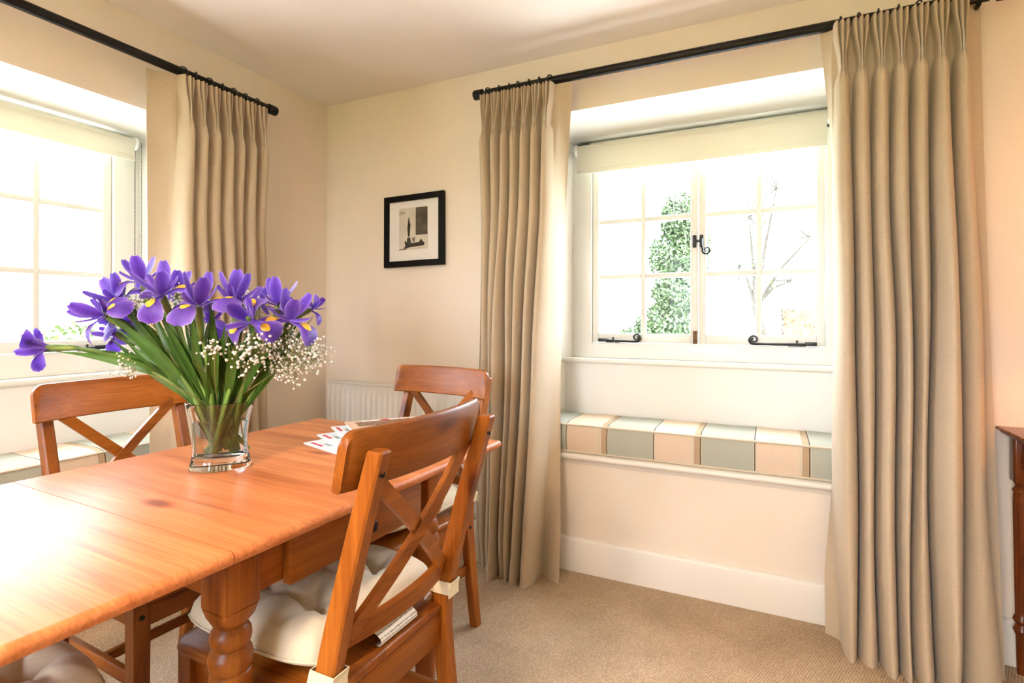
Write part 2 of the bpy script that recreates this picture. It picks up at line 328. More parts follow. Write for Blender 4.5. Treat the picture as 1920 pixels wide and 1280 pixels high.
# ---------------------------------------------------------------- windows
def spiral(c, r0, r1, turns, a0, ax, ay, n=26):
    return [Vector(c) + (ax * cos(a0 + turns * 2 * pi * k / n) + ay * sin(a0 + turns * 2 * pi * k / n)) * lerp(r0, r1, k / n) for k in range(n + 1)]
def make_window(name, M, x0, x1, sashes, zb, zt, zframe, panes_z, rail_b, stays, latch_x):
    root = empty(name, kind='structure'); root.matrix_world = M
    f = MB()   # frame members butt into each other, stepped moulding on the inside
    sx0, sx1 = sashes[0][0], sashes[-1][1]
    f.b2((x0 - .03, .345, zframe), (sx0, .42, zt + .08), .003); f.b2((sx1, .345, zframe), (x1 + .03, .42, zt + .08), .003)
    f.b2((x0 - .03, .346, zframe), (x1 + .03, .425, zb), .004); f.b2((x0, .345, zt), (x1, .42, zt + .08), .003)
    f.build('frame', WIN, root, smooth=30)
    for (a, b, la, lb) in sashes:       # la, lb = stile widths
        s = MB(); Y0, Y1 = .362, .402
        s.b2((a + .002, Y0, zb + .002), (a + la, Y1, zt), .003); s.b2((b - lb, Y0, zb + .002), (b - .002, Y1, zt), .003)
        s.b2((a + la, Y0, zb + .002), (b - lb, Y1, zb + rail_b), .003); s.b2((a + la, Y0, zt - .045), (b - lb, Y1, zt), .003)
        so = s.build('sash', WIN, root, smooth=30)
        pa, pb = a + la, b - lb; z0, z1 = zb + rail_b, zt - .045
        mid = (pa + pb) / 2
        vb = MB(); vb.b2((mid - .012, Y0 + .006, z0), (mid + .012, Y1 - .004, z1), .004); vb.build('glazing_bar', WIN, so, smooth=30)
        for z in panes_z[1:-1]:
            for u, v in ((pa, mid - .012), (mid + .012, pb)):
                MB().b2((u, Y0 + .006, z - .012), (v, Y1 - .004, z + .012), .004).build('glazing_bar', WIN, so, smooth=30)
        zs = [z0] + list(panes_z[1:-1]) + [z1]
        for k in range(len(zs) - 1):
            for u, v in ((pa, mid), (mid, pb)):
                MB().b2((u + .002, .388, zs[k] + .002), (v - .002, .391, zs[k + 1] - .002)).build('pane', PANE, so)
    for (xs, xe) in stays:              # xs pivot end, xe scroll end
        d = 1 if xe > xs else -1; z = zb + .012; y = .352; X = Vector((d, 0, 0)); Z = Vector((0, 0, 1))
        st = MB(); st.box((xs + d * .022, y, z + .002), (.044, .016, .016), .002)
        st.box((xs + d * .075, y + .002, z - .007), (.07, .018, .006), .001)
        L_ = abs(xe - xs); path = [Vector((xs + d * .03, y, z)), Vector((xs + d * (L_ * .5), y - .004, z - .002)), Vector((xs + d * (L_ - .035), y - .008, z - .003))]
        c = Vector((xs + d * (L_ - .02), y - .008, z + .018))
        path += spiral(c, .021, .006, 1.45, -pi * .5, X, Z)
        st.tube(path, [.0055] * 3 + [lerp(.0055, .0035, k / 26) for k in range(27)], 8)
        st.tube([(xs + d * .075, y, z - .006), (xs + d * .075, y, z + .016)], [.003, .0045], 8)
        st.build('casement_stay', IRON, root, smooth=40)
    if latch_x is not None:
        l = MB(); y = .356; z = 1.475
        for dx in (-.016, .016): l.box((latch_x + dx, y, z), (.017, .012, .058), .004)
        l.box((latch_x, y - .008, z), (.044, .010, .012), .003)
        p = [Vector((latch_x + .016, y - .010, z + .012)), Vector((latch_x + .016, y - .014, z - .02))]
        p += [Vector((latch_x + .022, y - .015, z - .040))] + spiral((latch_x + .040, y - .015, z - .045), .019, .005, 1.3, pi * 1.05, Vector((1, 0, 0)), Vector((0, 0, 1)))
        l.tube(p, [.006, .006] + [lerp(.005, .0025, k / 27) for k in range(28)], 8); l.build('latch', IRON, root, smooth=40)
        b = MB(); b.box((latch_x - .012, .358, zb + .034), (.020, .008, .062), .002); b.tube([(latch_x - .012, .353, zb + .008), (latch_x - .012, .353, zb + .06)], .004, 8)
        b.tube([(latch_x - .012, .353, zb + .045), (latch_x - .012, .342, zb + .045)], .004, 8); b.build('barrel_bolt', BRASS, root, smooth=40)
    return root
make_window('window_2', MBK, 1.362, 2.482, [(1.437, 1.947, .034, .034), (1.947, 2.462, .034, .034)], .993, 1.92, .918, [1.04, 1.322, 1.598, 1.875], .047, [(1.472, 1.685), (2.43, 2.165)], 1.947)
make_window('window_1', MLF, -2.05, -.822, [(-1.970, -1.436, .036, .036), (-1.436, -.902, .036, .036)], .972, 1.90, .880, [1.018, 1.296, 1.577, 1.855], .047, [(-.925, -1.20), (-1.95, -1.68)], None)

# ---------------------------------------------------------------- roller blinds
def roller_blind(label, M, x0, x1, ztop, zbot, chain_x=None, end=-1):
    root = empty('roller_blind', label=label, cat='roller blind'); root.matrix_world = M
    y = .305
    t = MB(); t.tube([(x0 + .008, y, ztop - .028), (x1 - .008, y, ztop - .028)], .021, 20); t.build('roller', BLIND, root, smooth=40)
    c = MB(); c.b2((x0 + .014, y - .0225, zbot + .022), (x1 - .014, y - .021, ztop - .028)); c.build('blind_cloth', BLIND, root)
    h = MB(); h.b2((x0 + .014, y - .026, zbot), (x1 - .014, y - .017, zbot + .024), .003); h.build('hem_bar', BLIND, root, smooth=30)
    for xx, s in ((x0 + .004, -1), (x1 - .004, 1)):
        b = MB(); b.lathe([(.004, -.006), (.026, -.006), (.029, -.002), (.029, .004), (.022, .008), (.004, .008)], 24, Matrix.Translation((xx, y, ztop - .028)) @ Matrix.Rotation(R(90), 4, 'Y'))
        b.b2((xx - .004, y, ztop - .05), (xx + .004, y + .045, ztop), .002); b.build('bracket', WHITEP, root, smooth=40)
    if chain_x is not None:
        ch = MB(); z = ztop - .028; zz = ztop - .72
        for dy, in ((-.024,), (.024,)):
            n = 110
            for k in range(n):
                ch.box((chain_x, y + dy * (1 if k < 106 else .6), lerp(z, zz, k / n)), (.005, .005, .005), .0012, 1)
        for k in range(5): ch.box((chain_x, y + .02 * cos(pi * k / 4), zz - .012 * sin(pi * k / 4)), (.0042, .0042, .0042), .0012, 1)
        ch.build('bead_chain', plain('chain_beads', (.20, .185, .155), .4, .05, 50), root, kind='stuff')
roller_blind('cream roller blind rolled up above the double casement over the checked seat by the picture', MBK, 1.365, 2.475, 1.985, 1.829)
roller_blind('cream roller blind with bead chain above the window behind the irises', MLF, -2.04, -.838, 1.915, 1.803, -.826)

# ---------------------------------------------------------------- window seat cushions
def seat_cushion(label, M, pts, x0, x1, zb, h, mat):
    """pts: front-left, front-right, back-right, back-left in bay coordinates"""
    root = empty('window_seat_cushion', label=label, cat='cushion', group='checked window seat cushions'); root.matrix_world = M
    fl, fr, br, bl = [Vector((*p, 0)) for p in pts]
    def P(u, v): return fl.lerp(fr, u).lerp(bl.lerp(br, u), v)
    m = MB(); nu, nv = 60, 16; zt = zb + h
    ring = lambda u, v: P(u, v)
    def topz(u, v):
        e = min(1, min(u, 1 - u) * 22, min(v, 1 - v) * 5); return zt + .011 * (1 - (1 - e) ** 2) + .001 * sin(u * 37)
    m.grid(nu, nv, lambda u, v: (*P(u, v).xy, topz(u, v)))
    m.grid(nu, 6, lambda u, t: (*(P(u, 0) + (P(u, 0) - P(u, 1)).normalized() * .010 * sin(pi * t)).xy, lerp(zb, zt, t)))
    m.grid(1, 6, lambda v, t: (*P(0, v).xy, lerp(zb, zt, t))); m.grid(1, 6, lambda v, t: (*P(1, v).xy, lerp(zb, zt, t))); m.grid(nu, 1, lambda u, t: (*P(u, 1).xy, lerp(zb, zt, t)))
    m.build('cover', mat, root, smooth=50)
    for z in (zb + .004, zt):
        p = [Vector((*P(u / 40, 0).xy, z)) + (P(u / 40, 0) - P(u / 40, 1)).normalized() * .002 for u in range(41)]
        MB().tube(p, .0045, 8).build('piping', PIPE, root, smooth=True)
    return root
CHK_B = checks('duck_egg_check_back', 0, 1.427, .192); CHK_A = checks('duck_egg_check_left', 0, -1.299, .19)
seat_cushion('long padded seat cushion in beige and grey green checks between the two linen curtains', MBK, [(1.182, .004), (2.648, .004), (2.53, .296), (1.314, .296)], 0, 0, .519, .122, CHK_B)
seat_cushion('pale checked seat cushion under the window behind the left hand chair', MLF, [(-2.21, .004), (-.66, .004), (-.78, .296), (-2.09, .296)], 0, 0, .491, .118, CHK_A)

# ---------------------------------------------------------------- curtain rods and curtains
def rod(label, p0, p1, wall_n, brackets, caps):
    p0, p1 = Vector(p0), Vector(p1); d = (p1 - p0).normalized()
    root = empty('curtain_rod', p0, label=label, cat='curtain rod')
    MB().tube([Vector((0, 0, 0)), p1 - p0], .0175, 20).build('pole', RODM, root, smooth=40)
    q = d.to_track_quat('Z', 'Y').to_matrix().to_4x4()
    for c, s in caps:
        pos = Vector((0, 0, 0)) if c == 0 else p1 - p0
        MB().lathe([(.0176, -.002), (.0225, 0), (.0225, .040), (.0205, .044), (.001, .044)], 24, Matrix.Translation(pos - d * .02 if c == 0 else pos + d * .02) @ (q if c else q @ Matrix.Rotation(pi, 4, 'X'))).build('finial', RODM, root, smooth=40)
    for t in brackets:
        pos = (p1 - p0) * t; n = Vector(wall_n)
        MB().tube([pos - UP * .022, pos - UP * .022 + n * .03, pos + n * .085], .007, 8).box(pos + n * .092, (.03, .03, .05) if abs(n.x) < .5 else (.014, .03, .05), .003).build('bracket', RODM, root, smooth=40)
    return root
ROD_B = -.10; ZB_ = 2.146; ZA_ = 2.107
rod('black curtain rod above the window seat with the checked cushion in full view', (1.075, ROD_B, ZB_), (2.870, ROD_B, ZB_ - .012), (0, 1, 0), (.02, .985), ((0, -1), (1, 1)))
rod('black curtain rod running out of the top left corner over the left window', (.10, -2.42, ZA_), (.10, -.495, ZA_), (-1, 0, 0), (.03, .985), ((0, -1), (1, 1)))
RING = MB()
for k in range(24):
    a = 2 * pi * k / 24
RING.loft([[Vector(((.0225 + .0028 * cos(b)) * cos(a), .0028 * sin(b), (.0225 + .0028 * cos(b)) * sin(a))) for b in [2 * pi * j / 8 for j in range(8)]] for a in [2 * pi * k / 24 for k in range(25)]], True, False)
RING.tube([(0, 0, -.025), (0, 0, -.036)], .0025, 6)
RINGM = RING.mesh('curtain_ring', IRON, smooth=True)
def curtain(label, M, ztop, zrod, tops, floors, dfl, edge0, edge1, seed, dbase=.012, header=.160, bow=(0, 0)):
    """M: x along the rod, -y into the room. tops / floors: pleat positions along the rod; dfl: fold depth at the floor
       edge0/edge1: (s_top, s_floor, d_top, d_floor) of the two flat side hems"""
    rnd = random.Random(seed); n = len(tops); K = 32
    root = empty('curtain', label=label, cat='curtain', group='pinch pleat linen curtains'); root.matrix_world = M
    def bounds(c, e0, e1):
        b = [(c[i] + c[i + 1]) / 2 for i in range(n - 1)]
        return [c[0] - (b[0] - c[0])] + b + [c[-1] + (c[-1] - b[-1])]
    BT, BF = bounds(tops, 0, 0), bounds(floors, 0, 0)
    ph = [rnd.uniform(0, 6.28) for _ in range(n + 1)]; am = [rnd.uniform(.8, 1.2) for _ in range(n)]
    def shapes(t):
        ph3 = (t - .14) / .72
        if 0 < ph3 < 1:
            fing = abs(sin(pi * ph3 * 3)) ** .55
            top = ((ph3 - .5) * .93, .10 + .90 * fing * (1 - .25 * abs(ph3 - .5) * 2))
            pin = ((ph3 - .5) * .30, .62 + .38 * fing * (1 - abs(ph3 - .5)))
        else:
            top = (lerp(-.5, -.465, t / .14) if t < .5 else lerp(.465, .5, (t - .86) / .14), -.15)
            pin = (lerp(-.5, -.17, min(1, t / .10)) if t < .5 else lerp(.17, .5, max(0, (t - .90) / .10)), -.25 + .87 * sm(.62, 1, (t if t < .5 else 1 - t) / .14))
        tt = min(1, max(0, (t - .08) / .84)); ope = ((t - .5) * .98 - .06 * sin(2 * pi * t), sin(pi * tt) ** .75)
        fold = ((t - .5) - .150 * sin(2 * pi * t), ((1 - cos(2 * pi * t)) / 2) ** .55)
        return top, pin, ope, fold
    SH = [shapes(k / K) for k in range(K + 1)]
    rows = [0, .02, .045, .07, .095, .115, header, header + .015, header + .035, header + .06, header + .10] + [header + .10 + (ztop - header - .10) * (k / 44) for k in range(1, 45)]
    verts = []; ncol = None
    for h in rows:
        z = ztop - h; u = h / ztop; us = u ** 1.25; row = []
        a = sm(.02, header, h); b_ = sm(header, header + .055, h); c_ = sm(header + .05, header + .42, h)
        kick = 1 - sm(.0, .16, z)
        def pt(s, d, zz): row.append(Vector((s, -d, zz)))
        s_t, s_f, d_t, d_f = edge0
        first = None
        bnd = [lerp(BT[i], BF[i], us) for i in range(n + 1)]
        wob = [(.007 * sin(ph[i] + u * 5.1) + .005 * sin(ph[i] * 2 + u * 11)) * sm(.15, .5, u) for i in range(n + 1)]
        e0s, e0d = lerp(s_t, s_f, us), lerp(d_t, d_f, us)
        e1s, e1d = lerp(edge1[0], edge1[1], us), lerp(edge1[2], edge1[3], us)
        e0s += .6 * bow[0] * sin(pi * min(1, u * 1.12)); e1s -= .5 * bow[1] * sin(pi * min(1, u * 1.12))
        e0d -= bow[0] * sin(pi * min(1, u * 1.12)); e1d -= bow[1] * sin(pi * min(1, u * 1.12))
        cells = []
        for i in range(n):
            x0, x1 = bnd[i] + wob[i], bnd[i + 1] + wob[i + 1]; wd = x1 - x0; cx = (x0 + x1) / 2
            damp = lerp(lerp(.046, .052, a), lerp(.066, dfl[i] * am[i], sm(.05, .55, u)), b_)
            damp += kick * .018 * sin(ph[i] * 3)
            for k in range(K + (1 if i == n - 1 else 0)):
                T, Pn, O, Fo = SH[k]
                q = [lerp(lerp(lerp(T[j], Pn[j], a), O[j], b_), Fo[j], c_) for j in (0, 1)]
                base = dbase + lerp(0, -.035, sm(.07, .3, u)) + lerp(0, .025, sm(.5, 1, u)) 
                cells.append((cx + q[0] * wd, base + q[1] * damp))
        s0, d0 = cells[0]; s1, d1 = cells[-1]
        for k in range(6):
            t = k / 6; pt(lerp(e0s, s0, t), lerp(e0d, d0, t * t) + .004 * sin(t * pi), z)
        for s_, d_ in cells: pt(s_, d_, z)
        for k in range(1, 7):
            t = k / 6; pt(lerp(s1, e1s, t), lerp(d1, e1d, 1 - (1 - t) ** 2), z)
        ncol = len(row); verts += row
    m = MB(); nr = len(rows)
    m.add(verts, [(i * ncol + j, i * ncol + j + 1, (i + 1) * ncol + j + 1, (i + 1) * ncol + j) for i in range(nr - 1) for j in range(ncol - 1)])
    o = m.build('drape', LINEN, root, smooth=True, fix=False)
    me = o.data
    flip = sum((p.normal.y for p in me.polygons)) > 0
    if flip: me.flip_normals()
    l = MB(); l.add([v.co - v.normal * .0035 for v in me.vertices], m.f)
    lo = l.build('lining', LINING, root, smooth=True, fix=False)
    hm = MB()      # the folded side hems and foot close cloth and lining into one thickness
    idx = list(range(0, nr * ncol, ncol)), [i * ncol + ncol - 1 for i in range(nr)], [(nr - 1) * ncol + j for j in range(ncol)], list(range(ncol))
    for L_ in idx:
        hm.add([me.vertices[i].co for i in L_] + [lo.data.vertices[i].co for i in L_], [(k, k + 1, len(L_) + k + 1, len(L_) + k) for k in range(len(L_) - 1)])
    hm.build('hem', LINEN, root, smooth=True, fix=False)
    for i, t in enumerate(tops):
        inst('curtain_ring', RINGM, root, Matrix.Translation((t, 0, zrod)) @ Matrix.Rotation(R(90 + rnd.uniform(-25, 25)), 4, 'Z'))
    return root
def spread(a, b, n, j=0, seed=1):
    r = random.Random(seed); return [lerp(a, b, k / (n - 1)) + r.uniform(-j, j) for k in range(n)]
MB_ = Matrix.Translation((0, ROD_B, 0)); 
curtain('linen curtain drawn to the left of the checked window seat beside the framed picture', MB_, 2.122, ZB_, spread(1.088, 1.388, 7, .004), [1.085, 1.125, 1.165, 1.205, 1.243, 1.283, 1.335], [.08, .11, .125, .13, .135, .145, .145], (1.066, 1.03, .012, .02), (1.486, 1.450, -.005, .05), 3, bow=(0, .165))
curtain('linen curtain hanging at the right of the window seat beside the dark console table', MB_, 2.128, ZB_ - .008, spread(2.468, 2.792, 7, .003, 5), [2.495, 2.555, 2.598, 2.640, 2.680, 2.735, 2.835], [.13, .14, .15, .16, .165, .185, .16], (2.405, 2.428, -.01, -.03), (2.855, 2.905, -.03, .02), 8, bow=(.11, 0))
MA_ = Matrix.Translation((.10, 0, 0)) @ Matrix.Rotation(R(90), 4, 'Z')
curtain('linen curtain hanging behind the irises between left window and corner', MA_, 2.083, ZA_, spread(-.888, -.542, 7, .004, 9), spread(-.875, -.535, 7, .006, 4), [.10, .11, .11, .12, .11, .11, .09], (-1.010, -.985, -.03, -.03), (-.508, -.495, -.005, .01), 12, bow=(.05, 0))

# ---------------------------------------------------------------- picture and radiator
def picture():
    root = empty('framed_picture', (.608, -.004, 1.562), label='small black framed black and white still life on the wall', cat='picture')
    root.rotation_euler = (R(-1.0), R(-.7), 0); W, H, b = .184, .184, .030
    f = MB()
    for poly in ([(-W, -H), (W, -H), (W - b, -H + b), (-W + b, -H + b)], [(W, -H), (W, H), (W - b, H - b), (W - b, -H + b)], [(W, H), (-W, H), (-W + b, H - b), (W - b, H - b)], [(-W, H), (-W, -H), (-W + b, -H + b), (-W + b, H - b)]):
        f.add([(x, 0, z) for x, z in poly] + [(x, -.020, z) for x, z in poly], [(0, 1, 2, 3), (4, 5, 6, 7)] + [(k, (k + 1) % 4, 4 + (k + 1) % 4, 4 + k) for k in range(4)])
    f.build('frame', FRB, root)
    MB().b2((-W + b, -.010, -H + b), (W - b, -.002, H - b)).build('mount', MAT_, root)
    pr = MB().b2((-.092, -.0108, -.098), (.086, -.0100, .118)).build('print', plain('print_paper', (.66, .60, .50), .6, .12, 9), root)
    ink = plain('print_ink', (.035, .028, .018), .6, .4, 60); grey = plain('print_grey', (.22, .18, .13), .6, .4, 40)
    def shape(poly, mat, y=-.0113):
        MB().add([(x, y, z) for x, z in poly], [tuple(range(len(poly)))]).build('print_shape', mat, pr)
    shape([(.012, -.025), (.084, -.025), (.084, .116), (.012, .116)], plain('print_panel', (.075, .06, .04), .6, .6, 22))
    shape([(-.036, -.03), (-.026, -.03), (-.020, .03), (-.026, .05), (-.030, .075), (-.036, .05), (-.040, .01)], ink)
    shape([(-.058, -.055), (-.050, -.05), (-.044, -.06), (-.040, -.035), (-.022, -.035), (-.016, -.065), (.03, -.062), (.046, -.045), (.058, -.062), (.066, -.064), (.064, -.080), (-.02, -.085), (-.066, -.092), (-.052, -.078)], ink)
    shape([(-.005, -.06), (.004, -.06), (.010, -.040), (.002, -.034), (-.012, -.040)], grey)
    shape([(-.092, -.098), (-.05, -.096), (-.03, -.090), (-.092, -.092)], grey); shape([(-.092, .085), (-.06, .085), (-.05, .095), (-.07, .104), (-.092, .104)], plain('print_arc', (.45, .39, .30), .6))
    MB().b2((-W + b, -.0150, -H + b), (W - b, -.0140, H - b)).build('glass', PANE, root)
picture()
def radiator():
    root = empty('radiator', (0, 0, 0), label='white panel radiator on the wall under the framed picture', cat='radiator')
    x0, x1, zt, zb = .085, 1.02, .775, .20; yf = -.078
    n = 26; prof = []
    for k in range(n):
        c = lerp(x0 + .03, x1 - .03, k / (n - 1)); h = (x1 - x0 - .06) / (n - 1)
        prof += [(c - h * .36, 0), (c - h * .20, -.007), (c + h * .20, -.007), (c + h * .36, 0)]
    prof = [(x0, 0)] + prof + [(x1, 0)]
    m = MB(); zz = [(zb, 0), (zb + .035, 0), (zb + .055, 1), (zt - .075, 1), (zt - .055, 0), (zt - .012, 0)]
    m.loft([[Vector((x, yf + .006 + y * f, z)) for x, y in prof] for z, f in zz], False, False)
    m.build('front_panel', RADW, root, smooth=50)
    MB().b2((x0, yf + .03, zb), (x1, yf + .045, zt - .02)).build('rear_panel', RADW, root)
    for x in (x0, x1): MB().b2((x - .006, yf + .002, zb), (x + .006, yf + .052, zt), .003).build('side_cover', RADW, root, smooth=30)
    MB().b2((x0, yf, zt - .014), (x1, yf + .012, zt), .004).b2((x0, yf + .042, zt - .014), (x1, yf + .052, zt), .004).build('top_rim', RADW, root, smooth=30)
    for k in range(34):
        c = lerp(x0 + .03, x1 - .03, k / 33); MB().b2((c - .009, yf + .014, zt - .008), (c + .007, yf + .040, zt - .003)).build('grille_bar', RADW, root)
    for x in (x0 + .12, x1 - .12): MB().b2((x - .02, yf + .045, zb + .05), (x + .02, -.001, zt - .1)).build('wall_bracket', RADW, root)
radiator()

# ---------------------------------------------------------------- dining table
TZ = .740; TW = .79; TL = .895; TROT = -.034
TAB = empty('dining_table', (1.112, -.778, 0), TROT, 'orange stained pine extending dining table with turned legs', 'table')
def board(y0, y1, W, nose0=False, nose1=False, name='board'):
    th = .024; m = MB()
    prof = [(-W / 2 + .012 - .012 * sin(t), TZ - .012 + .012 * cos(t)) for t in [k * pi / 8 for k in range(9)]]
    prof = prof + [(-x, z) for x, z in prof[::-1]]
    if not (nose0 or nose1): secs = [[Vector((x, y, z)) for x, z in prof] for y in (y0, y1)]
    else:
        secs = []
        rr = [k * pi / 10 for k in range(11)]
        ys = [(y0 + .012 - .012 * sin(t), .012 * (1 - abs(cos(t))) if True else 0) for t in rr]
        zs = lambda z, s: TZ - .012 + (z - TZ + .012) * s
        if nose0: secs += [[Vector((x * (1 - .010 * (1 - s)), y, zs(z, s))) for x, z in prof] for y, s in [(y0 + .012 * (1 - cos(t)), max(.05, sin(t))) for t in [k * pi / 12 for k in range(1, 7)]]]
        else: secs += [[Vector((x, y0, z)) for x, z in prof]]
        if nose1: secs += [[Vector((x * (1 - .010 * (1 - s)), y, zs(z, s))) for x, z in prof] for y, s in [(y1 - .012 * (1 - cos(t)), max(.05, sin(t))) for t in [k * pi / 12 for k in range(6, 0, -1)]]]
        else: secs += [[Vector((x, y1, z)) for x, z in prof]]
    m.loft(secs); return m.build(name, TOPW, TAB, smooth=40)
nb = 6; FL = .255
for k in range(nb): board(-TL + (TL - FL) * k / nb, -TL + (TL - FL) * (k + 1) / nb, TW)
for k in range(3): board(-FL + .0015 + (FL - .0015) * k / 3, -FL + .0015 + (FL - .0015) * (k + 1) / 3, TW, nose1=(k == 2), name='leaf_board')
LEAF = .415
for k in range(4):
    board(-TL - .0015 - LEAF + LEAF * k / 4, -TL - .0015 - LEAF + LEAF * (k + 1) / 4, TW, nose0=(k == 0), name='leaf_board')
LEGX, LY0, LY1 = TW / 2 - .075, -.290, -TL + .045
zt = TZ - .024
for y in (LY0, LY1): MB().b2((-LEGX, y - .012, zt - .092), (LEGX, y + .012, zt), .002).build('end_apron', WX, TAB)
for sx in (-1, 1): MB().b2((sx * (LEGX + .008) - .011, LY1, zt - .092), (sx * (LEGX + .008) + .011, LY0, zt), .002).build('side_apron', WY, TAB, smooth=30)
dr = MB().b2((LEGX + .0195, -.760, zt - .098), (LEGX + .042, -.365, zt - .006), .003).build('drawer', WY, TAB, smooth=30)
MB().lathe([(.004, 0), (.007, .002), (.006, .010), (.013, .016), (.015, .022), (.011, .028), (.001, .030)], 20, Matrix.Translation((LEGX + .042, -.565, zt - .05)) @ Matrix.Rotation(R(90), 4, 'Y')).build('knob', BOLT, dr, smooth=40)
lb = MB()
lb.b2((-.034, -.034, .615), (.034, .034, zt), .004)
def sq2round(z, t, r, n=32):   # blend a square section (t=0) into a circle (t=1)
    o = []
    for k in range(n):
        a_ = 2 * pi * (k + .5) / n; c, s = cos(a_), sin(a_); q = .034 / max(abs(c), abs(s)); rr = lerp(q, r, t); o.append(Vector((rr * c, rr * s, z)))
    return o
prof = [(.616, 0, .034), (.600, .55, .034), (.590, 1, .030), (.584, 1, .026), (.580, 1, .0285), (.572, 1, .033), (.562, 1, .034), (.552, 1, .032), (.547, 1, .0285), (.544, 1, .029), (.538, 1, .034), (.526, 1, .0365), (.512, 1, .034), (.506, 1, .031), (.503, 1, .0335), (.490, 1, .0345), (.40, 1, .034), (.25, 1, .029), (.14, 1, .0245), (.125, 1, .027), (.115, 1, .031), (.10, 1, .0325), (.085, 1, .030), (.078, 1, .025), (.06, 1, .026), (.03, 1, .029), (.01, 1, .026), (0, 1, .022)]
lb.loft([sq2round(z, t, r) for z, t, r in prof])
LEGM = lb.mesh('table_leg', WZ, smooth=35)
for x in (-LEGX, LEGX):
    for y in (LY0, LY1): inst('leg', LEGM, TAB, Matrix.Translation((x, y, 0)))
for x in (-.2, .2): MB().b2((x - .02, -TL - LEAF + .06, zt - .03), (x + .02, -.06, zt - .001), .003).build('leaf_slide', WY, TAB, smooth=30)

